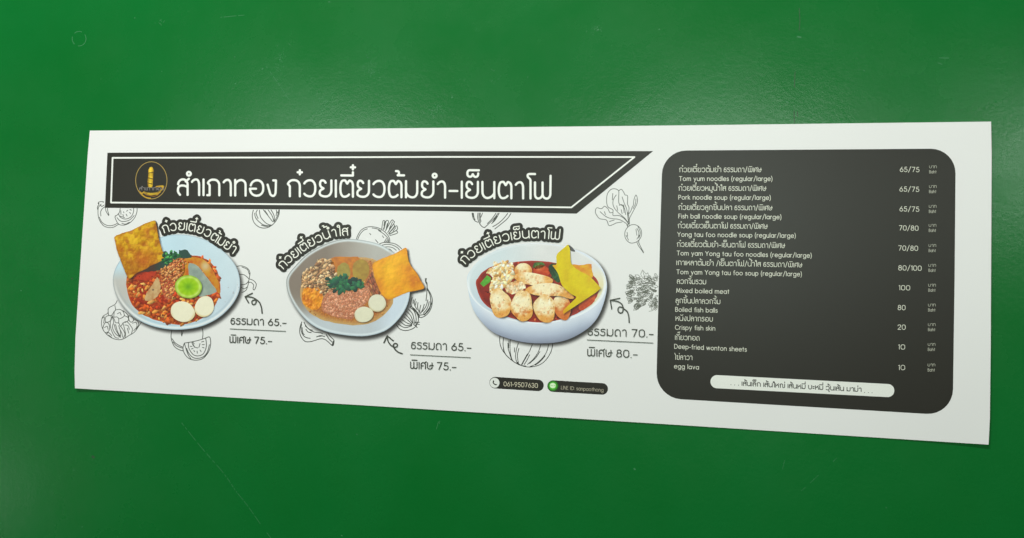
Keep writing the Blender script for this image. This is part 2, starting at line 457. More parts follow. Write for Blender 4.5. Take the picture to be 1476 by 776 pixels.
TONE = {'๋': '0,1.36 0,1.62;-.13,1.49 .13,1.49', '่': '0,1.34 0,1.56',
        '้': '-.34,1.62 -.17,1.62,.08 -.15,1.44,.06 -.24,1.36,.01 .16,1.36',
        '๊': '-.36,1.36 -.36,1.56,.06 -.2,1.56,.06 -.16,1.42,.02 -.04,1.56,.05 .06,1.46,.03 .12,1.66'}
LA = {
 'a': (.85, 'c.0,0,.45 0,1,.45 .85,1,.45 .85,0,.45;.85,1 .85,0'), 'b': (.85, 'c.0,0,.45 0,1,.45 .85,1,.45 .85,0,.45;0,1.5 0,0'),
 'c': (.8, '.8,.8 .66,1,.2 0,1,.45 0,0,.45 .66,0,.2 .8,.2'), 'd': (.85, 'c.0,0,.45 0,1,.45 .85,1,.45 .85,0,.45;.85,1.5 .85,0'),
 'e': (.85, '0,.52 .85,.52,.02 .85,1,.42 0,1,.45 0,0,.45 .7,0,.2 .82,.2'), 'f': (.42, '.5,1.5 .2,1.5,.2 .2,0;0,1 .42,1'),
 'g': (.85, 'c.0,0,.45 0,1,.45 .85,1,.45 .85,0,.45;.85,1 .85,-.48,.36 .1,-.48,.2 .04,-.3'), 'h': (.75, '0,1.5 0,0;0,.6 .08,1,.3 .75,1,.35 .75,0'),
 'i': (0, '0,1 0,0;0,1.36 0,1.4'), 'k': (.62, '0,1.5 0,0;.56,1 0,.42;.16,.58 .62,0'), 'l': (0, '0,1.5 0,0'),
 'm': (1.2, '0,1 0,0;0,.6 .08,1,.28 .6,1,.28 .6,0;.6,.6 .68,1,.28 1.2,1,.28 1.2,0'), 'n': (.75, '0,1 0,0;0,.6 .08,1,.3 .75,1,.35 .75,0'),
 'o': (.9, 'c.0,0,.45 0,1,.45 .9,1,.45 .9,0,.45'), 'p': (.85, 'c.0,0,.45 0,1,.45 .85,1,.45 .85,0,.45;0,1 0,-.48'),
 'r': (.4, '0,1 0,0;0,.6 .08,1,.28 .42,1'), 's': (.5, '.5,.84 .42,1,.16 .03,1,.22 .03,.55,.2 .52,.5,.2 .52,0,.24 .08,0,.16 0,.16'),
 't': (.42, '.2,1.38 .2,0;0,1 .42,1'), 'u': (.75, '0,1 0,0,.36 .75,0,.36 .75,1;.75,1 .75,0'), 'v': (.7, '0,1 .35,0 .7,1'),
 'w': (1.1, '0,1 .28,0 .55,1 .82,0 1.1,1'), 'x': (.65, '0,1 .65,0;0,0 .65,1'), 'y': (.75, '0,1 .38,.05;.75,1 .18,-.48'),
 'T': (.9, '0,1.45 .9,1.45;.45,1.45 .45,0'), 'P': (.72, '0,0 0,1.45 .72,1.45,.36 .72,.68,.36 0,.68'),
 'F': (.6, '0,0 0,1.45 .6,1.45;0,.78 .52,.78'), 'Y': (.95, '0,1.45 .47,.72 .95,1.45;.47,.72 .47,0'),
 'M': (1.15, '0,0 .14,1.45 .57,.2 1.0,1.45 1.15,0'), 'B': (.72, '0,0 0,1.45 .66,1.45,.34 .66,.78,.34 0,.78;.3,.78 .74,.78,.36 .74,0,.36 0,0'),
 'C': (1.1, '1.1,1.2 .9,1.45,.3 0,1.45,.68 0,0,.68 .9,0,.3 1.1,.25'), 'D': (1.0, 'c0,0 0,1.45 1.0,1.45,.66 1.0,0,.66'),
 'L': (.55, '0,1.45 0,0 .55,0'), 'I': (0, '0,0 0,1.45'), 'N': (.9, '0,0 0,1.45 .9,0 .9,1.45'), 'E': (.62, '.62,1.45 0,1.45 0,0 .62,0;0,.75 .55,.75'),
 '(': (.25, '.25,1.6 0,1.1,.5 0,.1,.5 .25,-.4'), ')': (.25, '0,1.6 .25,1.1,.5 .25,.1,.5 0,-.4'),
 '/': (.65, '0,-.2 .65,1.65'), '-': (.4, '0,.55 .4,.55'), ' ': (.3, ''), ':': (0, '0,.85 0,.9;0,.1 0,.15'), '.': (0.05, '0,0 .03,0'),
 '0': (.86, 'c0,0,.43 0,1.45,.43 .86,1.45,.43 .86,0,.43'), '1': (.22, '0,1.28 .22,1.45 .22,0'),
 '2': (.8, '.04,1.1 .06,1.45,.3 .78,1.45,.36 .78,.9,.3 0,0 .82,0'), '3': (.75, '.04,1.2 .1,1.45,.2 .7,1.45,.3 .7,.8,.3 .28,.8;.28,.8 .78,.8,.36 .78,0,.38 0,0,.3 0,.3'),
 '5': (.78, '.7,1.45 .2,1.45 .1,.85 .78,.92,.4 .78,0,.42 .02,0,.3 0,.24'), '6': (.82, '.55,1.45 .08,.68;c0,0,.42 0,.88,.42 .82,.88,.42 .82,0,.42'),
 '7': (.8, '0,1.45 .8,1.45 .28,0'), '8': (.8, 'c.08,.8,.3 .08,1.45,.3 .72,1.45,.3 .72,.8,.3;c0,0,.36 0,.8,.36 .8,.8,.36 .8,0,.36'),
 '9': (.82, '.27,0 .74,.77;c0,.57,.42 0,1.45,.42 .82,1.45,.42 .82,.57,.42'),
}
def glyph_lines(spec):
    return [fillet(p, cl, 5) for p, cl in G(spec)] if spec else []
_gc = {}
def gl(key, spec):
    if key not in _gc: _gc[key] = glyph_lines(spec)
    return _gc[key]
def layout(text, thai, gap):
    """-> list of (x of the glyph's own origin, lines); total width. Letter units."""
    x = 0.0; out = []; prev_r = 0; up = 0; first = True
    i = 0
    for ch in text:
        if ch in MARK and thai:
            out.append((prev_r, gl(ch, MARK[ch]))); up = .34 if ch in 'ีิึั' else (0 if ch in 'ูุ' else .5); continue
        if ch in TONE and thai:
            nx = text[i+1] if i+1 < len(text) else ''
            u = up
            out.append((prev_r, [[(a, b+u) for a, b in l] for l in gl(ch, TONE[ch])])); up = u+.4; i += 1; continue
        i = i
        s = 1.0; key = ch
        if thai and ch == 'ำ': w, spec = TH['า']
        elif thai and ch in TH: w, spec = TH[ch]
        else:
            w, spec = LA[ch]
            if thai: s = .76
        if not first: x += gap
        first = False
        L = gl((ch, thai, 1), spec)
        if s != 1: L = [[(a*s, b*s) for a, b in l] for l in L]
        out.append((x, L))
        if ch == 'ำ' and thai:
            if up > 0:   # the tone mark moves above the ring
                px_, pl = out[-2]; out[-2] = (px_, [[(a-.12, b+.3) for a, b in l] for l in pl])
            out.append((x-.2, [[(.12*math.cos(t), 1.36+.12*math.sin(t)) for t in np.linspace(0, 2*math.pi, 13)]]))
        x += w*s; prev_r = x; up = 0
    return out, x
def fix_tones(text):  # nothing to reorder, kept for clarity
    return text

def text_lines(text, x0, x1, y0, y1, h, w, thai, gap=None, slant=0.0):
    """lines of a text whose ink runs from x0 to x1, baseline ink y0 -> y1, letter height h (ink), stroke w"""
    g = gap if gap is not None else (.28 if thai else .36)
    out, tot = layout(text, thai, g)
    cap = 1.0
    sy = (h-w)/cap; sx = (x1-x0-w)/tot; sl = (y1-y0)/(x1-x0)
    L = []
    for gx, lines in out:
        for l in lines:
            L.append([(x0+w/2+(gx+a)*sx+b*sy*slant, y0-w/2-b*sy+sl*(gx+a)*sx) for a, b in l])
    return L

def text_obj(name, text, x0, x1, y0, y1, h, w, thai, rgb, parent, layer, label=None, step=None, gap=None):
    L = text_lines(text, x0, x1, y0, y1, h, w, thai, gap)
    return stroke_obj(name, L, w, rgb, parent, layer, step or max(.28, w*.3), label)

def path_text(text, path, h, thai=True, gap=.28, tail=0):
    P = np.array(smooth(path, False, 8)); d = np.r_[0, np.cumsum(np.hypot(*np.diff(P, axis=0).T))]
    out, tot = layout(text, thai, gap); total = d[-1]; s = total/tot; L = []
    for gx, lines in out:
        # every letter stays stiff and stands square on the curve
        if not lines: continue
        xs = [a for l in lines for a, b in l]; mid = gx+(max(xs)+min(xs))/2
        if max(b for l in lines for a, b in l) > 1.25 and min(b for l in lines for a, b in l) > .9:
            mid = gx-.35   # marks ride with the letter below
        m = min(max(mid*s, 0), total)
        x = np.interp(m, d, P[:, 0]); y = np.interp(m, d, P[:, 1])
        x2 = np.interp(min(m+3, total), d, P[:, 0]); y2 = np.interp(min(m+3, total), d, P[:, 1])
        x3 = np.interp(max(m-3, 0), d, P[:, 0]); y3 = np.interp(max(m-3, 0), d, P[:, 1])
        t = np.array([x2-x3, y2-y3]); t /= np.linalg.norm(t); n = np.array([t[1], -t[0]])
        for l in lines:
            L.append([tuple(np.array([x, y])+t*((gx+a)*s-m)+n*b*h) for a, b in l])
    return L

# =================================================================== THE TABLE
def make_table():
    X = 1.9; Y = 1.5; r = .04; th = .03
    prof = fillet([(-X, -Y, r), (X, -Y, r), (X, Y, r), (-X, Y, r)], True, 5)[:-1]
    V = []; Fc = []; n = len(prof)
    rings = [(0, -th), (0, -.004), (.0012, -.0012), (.004, 0)]
    for ins, z in rings:
        for x, y in prof: V.append((x*(1-ins/X), y*(1-ins/Y), z))
    for k in range(len(rings)-1):
        for i in range(n):
            j = (i+1) % n; Fc.append((k*n+i, k*n+j, (k+1)*n+j, (k+1)*n+i))
    Fc.append(tuple(range(3*n, 4*n))); Fc.append(tuple(range(n))[::-1])
    o = link('tabletop', V, Fc, None, TABLE); o['kind'] = 'structure'
    return o
table = make_table()
def on_table(name, lines, w, mat, step=.3, layer=1):
    S = segs_of(lines); V, Fc = sdf_fill(S, w/2, step)
    return link(name, table_pt(V[:, 0], V[:, 1], .00004*layer), Fc, table, mat)
rnd = random.Random(3)
def broken(pts, keep, seed):
    """a scratch that comes and goes"""
    P = smooth(pts, False, 12); r = random.Random(seed); out = []; i = 0
    while i < len(P)-2:
        k = r.randint(2, 7)
        if r.random() < keep: out.append(P[i:i+k])
        i += k
    return [l for l in out if len(l) > 1]
on_table('ring_mark', [[(114+10*math.cos(t), 56+10.5*math.sin(t)) for t in np.linspace(.6+k*1.7, .6+k*1.7+1.1, 8)] for k in range(4)], .8, SCUFF)
on_table('scratch', broken([(262, 610), (290, 645), (322, 682), (340, 708), (356, 728), (375, 755), (392, 778)], .93, 1), .6, SCUFF)
on_table('scratch', [[(632, 608), (629, 619)], [(634, 607), (633, 611)]], .6, SCUFF)
on_table('scratch', broken([(1142, 620), (1132, 660), (1121, 705)], .5, 2), .5, SCUFF)
on_table('scratch', broken([(1212, 655), (1180, 685), (1155, 708)], .4, 3), .5, SCUFF)
on_table('stain', [[(1152, 12), (1153, 30), (1152, 44)]], .8, STAIN)
on_table('stain', [[(1146, 104), (1145, 126)]], .9, STAIN)
on_table('stain', [[(1144.5, 160), (1145, 177)], [(1149, 161), (1150, 168)]], 1.1, STAIN)
on_table('stain', [[(133.5, 658.5), (135, 659.5)]], 3.2, STAIN)
on_table('stain', [[(103.5, 401.5), (104, 402)]], 1.8, STAIN)
on_table('chip', [[(1354, 83.5), (1367, 84)]], 1.2, SCUFF)
on_table('chip', [[(1352, 91), (1358, 93)]], 1.0, SCUFF)
on_table('chip', [[(1150, 53), (1154, 54)]], 2.0, SCUFF)
on_table('chip', [[(1133, 146), (1136, 148)]], 1.4, SCUFF)
for (x, y, s) in [(194, 26, 1.2), (338, 82, 1.3), (378, 100, 1.4), (233, 103, 1), (339, 121, 1.3), (230, 34, 1), (106, 678, 1.5), (118, 760, 1.5),
                  (914, 676, 2.0), (30, 419, 1.2), (651, 141, 1.5), (1245, 102, 1.4), (950, 43, 1.3), (474, 3, 1.4), (492, 772, 1.5), (514, 626, 1.1), (1277, 732, 1.2)]:
    on_table('chip', [[(x, y), (x+s*rnd.uniform(.3, 1), y+s*rnd.uniform(-.6, .6))]], s, SCUFF)
on_table('scratch', broken([(295, 28), (320, 25), (352, 22)], .6, 6), .6, SCUFF)
on_table('scratch', broken([(369, 78), (385, 98), (402, 122), (416, 143)], .5, 7), .6, SCUFF)
# clusters of tiny scuffs where the paint is worn
for n_, (cx, cy, sx, sy, num) in enumerate([(405, 90, 12, 22, 36), (465, 150, 14, 16, 34), (535, 95, 14, 14, 34), (630, 160, 12, 12, 30), (860, 42, 22, 8, 24),
                                          (232, 33, 10, 4, 8), (575, 165, 20, 12, 18), (925, 155, 26, 9, 20), (315, 160, 16, 14, 14), (1050, 150, 40, 18, 14), (700, 110, 60, 30, 12)]):
    ls = []
    for k in range(num):
        x = cx+rnd.gauss(0, sx*.5); y = cy+rnd.gauss(0, sy*.5); a = rnd.uniform(0, 6.28); l = rnd.uniform(.5, 2.6)
        ls.append([(x, y), (x+l*math.cos(a), y+l*math.sin(a))])
    o = on_table('scuff_cluster', ls, .55, SCUFF, .25); o['kind'] = 'stuff'

# =================================================================== THE POSTER
poster = bpy.data.objects.new('menu_poster', None); COL.objects.link(poster); poster.empty_display_size = .1
poster['label'] = 'long white printed noodle shop menu poster lying flat on the green tabletop'
poster['category'] = 'poster'

def make_sheet():
    nu, nv = 150, 50
    top = lambda s: (np.interp(s, [0, 1], [129.5, 1428.5]), np.interp(s, [0, .28, .66, 1], [188.5, 186.0, 180.9, 175.5]))
    bot = lambda s: (np.interp(s, [0, 1], [108, 1425]), np.interp(s, [0, .3, .67, 1], [560, 583.2, 613.6, 641.2]))
    lef = lambda t: (np.interp(t, [0, .1, .25, .5, .8, .93, 1], [129.5, 126.2, 122.6, 116.2, 108.8, 107.4, 108]), np.interp(t, [0, 1], [188.5, 560]))
    rig = lambda t: (np.interp(t, [0, .1, .4, .7, .92, 1], [1428.3, 1429.2, 1428.6, 1428, 1426.8, 1425]), np.interp(t, [0, 1], [175.5, 641.2]))
    X = np.zeros((nv+1, nu+1)); Y = X.copy()
    s = np.linspace(0, 1, nu+1); t = np.linspace(0, 1, nv+1)
    c = {(0, 0): (129.5, 188.5), (1, 0): (1428.3, 175.5), (0, 1): (108, 560), (1, 1): (1425, 641.2)}
    for k in (0, 1):
        A = (1-t)[:, None]*top(s)[k][None]+t[:, None]*bot(s)[k][None]
        B = (1-s)[None]*lef(t)[k][:, None]+s[None]*rig(t)[k][:, None]
        S_, T_ = np.meshgrid(s, t)
        Cn = (1-S_)*(1-T_)*c[0, 0][k]+S_*(1-T_)*c[1, 0][k]+(1-S_)*T_*c[0, 1][k]+S_*T_*c[1, 1][k]
        if k == 0: X = A+B-Cn
        else: Y = A+B-Cn
    P = px2w(X, Y, 0); V = P.reshape(-1, 3); n = nu+1
    low = V.copy(); low[:, 2] -= .0004
    Fc = []
    N = len(V); idx = lambda j, i: j*n+i
    for j in range(nv):
        for i in range(nu):
            Fc.append((idx(j, i), idx(j+1, i), idx(j+1, i+1), idx(j, i+1)))
            Fc.append((N+idx(j, i), N+idx(j, i+1), N+idx(j+1, i+1), N+idx(j+1, i)))
    rim = [idx(0, i) for i in range(nu)]+[idx(j, nu) for j in range(nv)]+[idx(nv, i) for i in range(nu, 0, -1)]+[idx(j, 0) for j in range(nv, 0, -1)]
    for a, b in zip(rim, rim[1:]+rim[:1]): Fc.append((a, b, N+b, N+a))
    o = link('paper_sheet', np.vstack([V, low]), Fc, poster, PAPER)
    for p in o.data.polygons: p.use_smooth = True
    o.data.set_sharp_from_angle(angle=math.radians(40))
    return o
sheet = make_sheet()

DARK = (38, 35, 28); WHITE = (240, 240, 234); LINE = (78, 82, 74)
# zoomed-in coordinates -> artwork coordinates
def Zc(ox, oy, s, pts): return [(ox+p[0]/s, oy+p[1]/s) for p in pts]

# ---------------- vegetable line drawings
def sketch(name, lines, w=.8, rgb=(112, 118, 110), layer=1, step=.32):
    rgb = tuple(c*.72 for c in rgb); w = w*1.25
    return stroke_obj(name, lines, w, rgb, poster, layer, step)
def Zs(ox, oy, s, *ls, closed=()):
    return [smooth(Zc(ox, oy, s, l), k in closed, 4) for k, l in enumerate(ls)]
# tomato pair under the banner's left end
L = Zs(130, 280, 12.94,
  [(205, 190), (150, 260), (150, 400), (180, 500), (250, 590), (350, 625), (440, 615), (525, 565)], [(170, 430), (215, 520), (290, 575), (370, 590), (450, 575), (500, 545)],
  [(200, 410), (195, 330), (230, 270), (270, 240)], [(150, 165), (150, 180), (165, 185), (160, 150), (240, 140), (240, 160)], [(140, 290), (135, 240), (160, 200)],
  [(285, 265), (300, 330), (345, 400)], [(320, 265), (330, 320), (350, 390)], [(190, 200), (215, 230), (260, 205)],
  [(470, 400), (465, 440), (490, 500), (530, 560), (600, 580), (680, 565), (760, 520), (830, 440), (870, 340), (875, 265)], [(480, 410), (540, 350), (560, 270)],
  [(530, 370), (560, 430), (640, 465), (720, 450), (780, 400), (810, 320), (810, 265)], [(500, 440), (560, 500), (640, 510), (740, 480), (820, 400)],
  [(570, 310), (575, 380)], [(610, 380), (620, 415)], [(670, 375), (690, 410)], [(735, 340), (755, 365)], [(620, 330), (630, 350)], [(680, 320), (700, 300)], [(740, 290), (770, 300)], [(590, 545), (660, 560), (730, 525)], [(560, 410), (640, 440)])
sketch('tomato_sketch', L)
# cauliflower beside the first bowl
L = Zs(135, 430, 11.09,
  [(375, 40), (340, 100), (240, 160), (225, 240), (150, 290), (125, 380), (140, 480), (200, 570), (300, 640), (400, 665), (480, 650), (560, 600), (650, 545), (720, 450), (765, 380)],
  [(230, 175), (240, 270), (290, 270), (330, 210), (350, 190), (340, 120)], [(350, 190), (420, 180), (470, 215), (490, 280), (440, 320), (410, 330)], [(330, 220), (325, 300), (370, 300), (400, 330), (400, 400)],
  [(290, 270), (330, 340), (350, 390), (400, 400), (430, 450), (470, 395)], [(200, 290), (270, 280), (280, 350), (200, 390), (185, 340), (200, 290)], [(160, 430), (200, 380), (250, 430), (245, 520), (190, 550), (150, 500), (160, 430)],
  [(175, 470), (215, 450), (230, 500)], [(295, 300), (320, 380), (300, 470), (350, 570), (420, 620)], [(285, 300), (265, 400), (280, 500), (340, 620), (400, 640)], [(330, 420), (350, 500), (400, 590), (425, 630)],
  [(350, 420), (380, 530), (420, 600)], [(400, 440), (430, 540), (425, 630)], [(430, 450), (480, 520), (500, 580), (470, 640)], [(470, 400), (490, 480), (510, 570), (500, 630)], [(470, 395), (530, 375), (590, 440), (620, 500), (600, 580)],
  [(500, 430), (550, 440), (570, 500)], [(490, 280), (550, 310), (550, 360), (500, 390)], [(560, 280), (610, 300), (640, 350), (600, 385), (565, 350), (560, 280)], [(620, 400), (680, 390), (690, 460), (640, 520)], [(470, 200), (530, 250), (555, 300)],
  [(540, 480), (560, 560)], [(700, 360), (720, 420), (680, 500)], [(210, 570), (240, 550), (290, 600)], [(240, 590), (290, 630)], [(380, 250), (420, 230), (440, 270)], [(640, 330), (690, 360)], [(130, 330), (170, 300), (160, 400)], [(410, 480), (450, 560), (460, 620)])
sketch('cauliflower_sketch', L, .8, (118, 122, 114))
# tomato and wedge below the first bowl
L = Zs(235, 470, 12.94,
  [(165, 70), (150, 170), (160, 270), (210, 380), (290, 440), (370, 465)], [(170, 240), (220, 310), (290, 360), (365, 395)], [(185, 300), (250, 370), (360, 415)], [(730, 40), (745, 130), (735, 250)], [(375, 90), (350, 190)], [(340, 80), (345, 180)],
  [(400, 320), (375, 390), (380, 470), (430, 560), (510, 620), (620, 640), (740, 610), (840, 500), (885, 370), (885, 250), (860, 205), (800, 225)], [(400, 320), (500, 305), (640, 275), (740, 245), (800, 225)],
  [(400, 330), (430, 430), (470, 540), (520, 610)], [(480, 310), (475, 390), (510, 470), (570, 540), (650, 560), (740, 530), (790, 450), (810, 350), (795, 230)], [(540, 310), (560, 360), (600, 400), (650, 410)], [(440, 420), (480, 510), (560, 590), (660, 605), (760, 570), (830, 480), (865, 350)],
  [(505, 380), (540, 385)], [(530, 430), (560, 420)], [(575, 460), (590, 480)], [(635, 470), (640, 510)], [(690, 450), (710, 480)], [(735, 400), (765, 410)], [(730, 350), (770, 350)], [(720, 300), (760, 290)], [(560, 340), (590, 400)], [(690, 330), (670, 400)], [(550, 300), (580, 330)])
sketch('tomato_sketch', L, .9, (105, 110, 102))
# pumpkin under the banner
L = Zs(340, 290, 5.17,
  [(130, 68), (122, 110), (135, 160), (170, 192), (210, 202), (250, 192), (290, 160), (318, 110), (325, 66)], [(140, 90), (150, 130), (200, 175), (250, 185)], [(175, 68), (185, 120), (225, 165), (260, 180)], [(205, 66), (240, 110), (275, 155)], [(240, 66), (270, 110), (283, 155)],
  [(262, 66), (285, 110), (285, 155)], [(320, 66), (310, 110), (285, 155)], [(160, 68), (150, 90), (165, 130)], [(305, 75), (300, 110)], [(190, 180), (230, 190), (262, 178)], [(216, 72), (236, 100)], [(300, 66), (312, 90)])
sketch('pumpkin_sketch', L, .9, (100, 104, 96))
# pepper at the first bowl's right rim
L = Zs(340, 290, 5.17,
  [(5, 488), (40, 483), (85, 500), (105, 535), (98, 580), (92, 620), (75, 665), (45, 682)], [(45, 492), (85, 510), (100, 545)], [(28, 545), (65, 552), (95, 578)], [(35, 625), (75, 618), (92, 600)], [(98, 580), (130, 592), (152, 620), (140, 660), (128, 655), (132, 625), (110, 605), (95, 610)], [(40, 640), (60, 655), (85, 640)])
sketch('pepper_sketch', L, .85, (118, 122, 114))
# onion and onion slice behind the second bowl
L = Zs(500, 310, 12.93,
  [(175, 465), (200, 390), (260, 290), (350, 235), (450, 220), (560, 235), (650, 275), (740, 350), (790, 430), (800, 520)], [(200, 460), (240, 370), (310, 290), (380, 260)], [(470, 245), (560, 260), (640, 300)], [(590, 290), (680, 350), (760, 430), (780, 510)],
  [(425, 345), (445, 370)], [(665, 390), (685, 425)], [(535, 465), (580, 520)], [(650, 260), (670, 120), (700, 110), (715, 140), (680, 270)], [(690, 270), (730, 120), (760, 105), (775, 140), (720, 300)],
  [(720, 300), (830, 105), (870, 115), (880, 150), (760, 330)], [(760, 330), (850, 190), (885, 190), (880, 220), (780, 345)], [(780, 350), (910, 210), (940, 230), (930, 280), (800, 360)], [(790, 360), (900, 300), (940, 310), (930, 345), (800, 385)],
  [(700, 130), (690, 200)], [(755, 160), (735, 240)], [(850, 130), (790, 260)], [(910, 240), (860, 300)], [(700, 500), (740, 440)], [(720, 510), (765, 460)], [(745, 515), (780, 480)],
  [(580, 555), (680, 515), (800, 520), (920, 550), (1020, 630)], [(620, 580), (720, 550), (840, 560), (940, 610), (980, 655)], [(680, 605), (760, 595), (850, 610), (920, 660)], [(740, 640), (800, 640), (860, 700)])
sketch('onion_sketch', L, .9, (110, 114, 106))
# onion and half onion right of the second bowl
L = Zs(560, 390, 7.76,
  [(412, 90), (415, 130), (430, 160), (435, 200), (470, 260), (490, 330), (480, 410), (450, 470), (400, 515), (345, 525), (310, 470), (270, 420), (250, 370), (265, 300)], [(425, 90), (420, 120), (432, 150), (430, 230), (420, 340)], [(440, 220), (470, 300), (465, 400), (420, 470)], [(300, 320), (290, 380), (320, 440)],
  [(330, 360), (325, 410), (340, 460)], [(360, 390), (350, 440), (350, 480)], [(440, 330), (420, 400), (380, 460)], [(455, 350), (435, 420), (390, 480)], [(400, 380), (385, 430), (360, 480)], [(280, 330), (275, 370)], [(475, 370), (455, 440), (400, 500)], [(470, 320), (480, 380)], [(350, 500), (400, 490), (450, 440)], [(340, 490), (345, 520)], [(310, 350), (300, 390)],
  [(245, 400), (290, 430), (325, 480), (335, 540), (325, 590), (290, 640), (230, 668), (170, 672), (120, 650), (90, 610)], [(240, 410), (290, 460), (310, 540), (300, 590)], [(225, 435), (270, 490), (290, 580)], [(205, 460), (250, 510), (275, 585)], [(190, 490), (235, 540), (270, 590)],
  [(175, 520), (220, 560), (262, 598)], [(150, 550), (210, 590), (262, 605)], [(130, 570), (190, 615), (258, 612)], [(110, 600), (180, 640), (260, 620)], [(280, 600), (300, 585), (315, 600), (295, 615), (280, 600)], [(310, 580), (345, 580)], [(315, 600), (345, 605)], [(300, 610), (320, 640)], [(330, 470), (335, 560)])
sketch('onion_sketch', L, .95, (88, 92, 84))
# garlic clove below the second bowl
L = Zs(420, 450, 12.94,
  [(195, 185), (165, 270), (155, 370), (180, 460), (250, 545), (340, 555), (440, 530), (540, 500), (620, 510), (690, 560), (770, 630), (795, 560), (790, 520), (730, 460), (680, 395)], [(190, 230), (180, 310), (200, 400), (260, 470), (350, 490)], [(235, 190), (280, 270), (360, 345), (430, 375), (500, 385)],
  [(270, 320), (310, 370), (370, 385)], [(470, 465), (540, 440), (620, 460)], [(200, 290), (215, 390), (240, 420)], [(650, 420), (700, 500), (760, 560)], [(500, 385), (550, 390), (580, 405)], [(480, 455), (560, 450)], [(760, 610), (785, 540)], [(770, 620), (790, 580)], [(260, 260), (330, 320), (400, 340)])
sketch('garlic_sketch', L, .95, (88, 92, 84))
# squash below the banner, behind the third title
L = Zs(670, 290, 12.93,
  [(135, 225), (150, 310), (190, 370), (240, 395)], [(160, 230), (170, 300), (190, 350)], [(245, 225), (240, 320), (270, 410), (320, 475), (370, 495)], [(270, 225), (265, 320), (290, 410)], [(290, 225), (285, 300), (300, 380)], [(330, 225), (300, 300)], [(370, 495), (450, 420), (540, 330), (620, 230)], [(580, 230), (500, 340), (420, 420)],
  [(640, 230), (570, 350), (500, 420)], [(600, 280), (540, 380)], [(800, 230), (720, 330), (620, 420), (520, 480)], [(860, 230), (800, 320), (700, 410), (560, 520)], [(150, 225), (160, 300)], [(575, 310), (520, 390)])
sketch('squash_sketch', L, .9, (98, 102, 94))
# pumpkin below the third bowl
L = Zs(710, 480, 12.93,
  [(145, 20), (132, 140), (155, 260), (210, 360), (310, 470), (420, 555), (520, 605), (640, 635), (760, 630), (880, 595), (980, 520), (1060, 410), (1105, 300), (1120, 200)], [(205, 90), (195, 220), (215, 340), (240, 390)], [(285, 190), (290, 290), (320, 390), (350, 480), (400, 545)], [(330, 130), (325, 300), (340, 420), (370, 520)],
  [(480, 190), (440, 330), (430, 460), (460, 570), (500, 600)], [(410, 280), (408, 360)], [(490, 290), (465, 400), (470, 500), (485, 580)], [(740, 220), (680, 360), (610, 480), (550, 590)], [(690, 410), (640, 510), (590, 590)], [(650, 390), (590, 500), (540, 590)],
  [(900, 220), (850, 360), (760, 490), (650, 590)], [(880, 350), (800, 470), (690, 570)], [(1045, 220), (1000, 370), (900, 500), (790, 590), (700, 630)], [(980, 430), (890, 530), (800, 600)], [(305, 150), (300, 280)], [(450, 540), (520, 600), (620, 620)], [(1120, 240), (1085, 370)], [(200, 300), (240, 400), (340, 500)])
sketch('pumpkin_sketch', L, .85, (82, 86, 78))
# beetroot with leaves
L = Zs(850, 260, 7.056,
  [(385, 480), (360, 520), (360, 580), (390, 625), (430, 640), (480, 625), (515, 590), (528, 540), (515, 490), (470, 455), (420, 455), (385, 480)], [(480, 490), (500, 530), (495, 580)], [(490, 470), (515, 530), (500, 590)], [(470, 500), (480, 560)], [(505, 560), (480, 600)], [(370, 560), (395, 610)], [(380, 530), (385, 570)],
  [(480, 630), (495, 665), (520, 700), (548, 740)], [(505, 600), (498, 630), (515, 670), (548, 735)], [(385, 475), (370, 440), (300, 400), (220, 390), (165, 370), (105, 320)], [(60, 300), (75, 280), (120, 290), (150, 265), (185, 290), (205, 330), (235, 330), (240, 360), (300, 360), (350, 390), (385, 430)],
  [(60, 300), (60, 335), (100, 390), (170, 405), (195, 460), (240, 450), (270, 435), (330, 425)], [(150, 320), (160, 350)], [(200, 420), (250, 405)], [(235, 330), (235, 300), (185, 270), (172, 210), (180, 140), (215, 95), (260, 88), (295, 110), (295, 170), (300, 240), (340, 265), (350, 330)],
  [(400, 450), (360, 390), (280, 320), (240, 260), (240, 200), (270, 150)], [(235, 135), (230, 200)], [(275, 260), (285, 310)], [(295, 110), (320, 92), (345, 120), (360, 150), (385, 160), (385, 240), (400, 280), (395, 330)], [(330, 170), (350, 230), (375, 290), (385, 350), (390, 400)], [(300, 255), (330, 250), (355, 290), (365, 350)],
  [(405, 440), (405, 390), (440, 320), (480, 240), (485, 190), (470, 150), (450, 200), (445, 250), (430, 280), (415, 320), (390, 350)], [(470, 190), (465, 240), (440, 290)], [(385, 470), (395, 400)], [(400, 460), (400, 400), (390, 330)], [(345, 250), (350, 280)], [(320, 300), (330, 340)])
sketch('beetroot_sketch', L, .75, (100, 106, 96))
L = Zs(850, 260, 7.056, [(392, 470), (375, 400), (372, 340)], [(398, 465), (385, 410)], [(404, 455), (398, 380)], [(388, 440), (360, 400)])
# herb bundle beside the dark panel
rh = random.Random(11); L = []
for k in range(135):
    x = rh.uniform(150, 560); y = rh.uniform(190, 600)
    lim = 150+abs(y-380)*.35+(60 if y > 520 else 0)
    if x < lim: x = lim+rh.uniform(0, 40)
    a = math.atan2(y-330, x-640)+rh.uniform(-.7, .7); l = rh.uniform(38, 78); wd = l*.26
    ux, uy = math.cos(a), math.sin(a); q = lambda t, s: (x+ux*l*t-uy*wd*s, y+uy*l*t+ux*wd*s)
    pts = [q(-.2, 0), q(.25, 1), q(.5, .8), q(.62, 1.0), q(1, 0), q(.6, -.9), q(.4, -.7), q(.2, -1), q(-.2, 0)]
    pts = [(min(p[0], 572-(p[1]-100)*.012), p[1]) for p in pts]
    L.append(smooth(Zc(890, 380, 9.7, pts), False, 2))
    if rh.random() < .5: L.append(Zc(890, 380, 9.7, [q(0, 0), q(.7, 0)]))
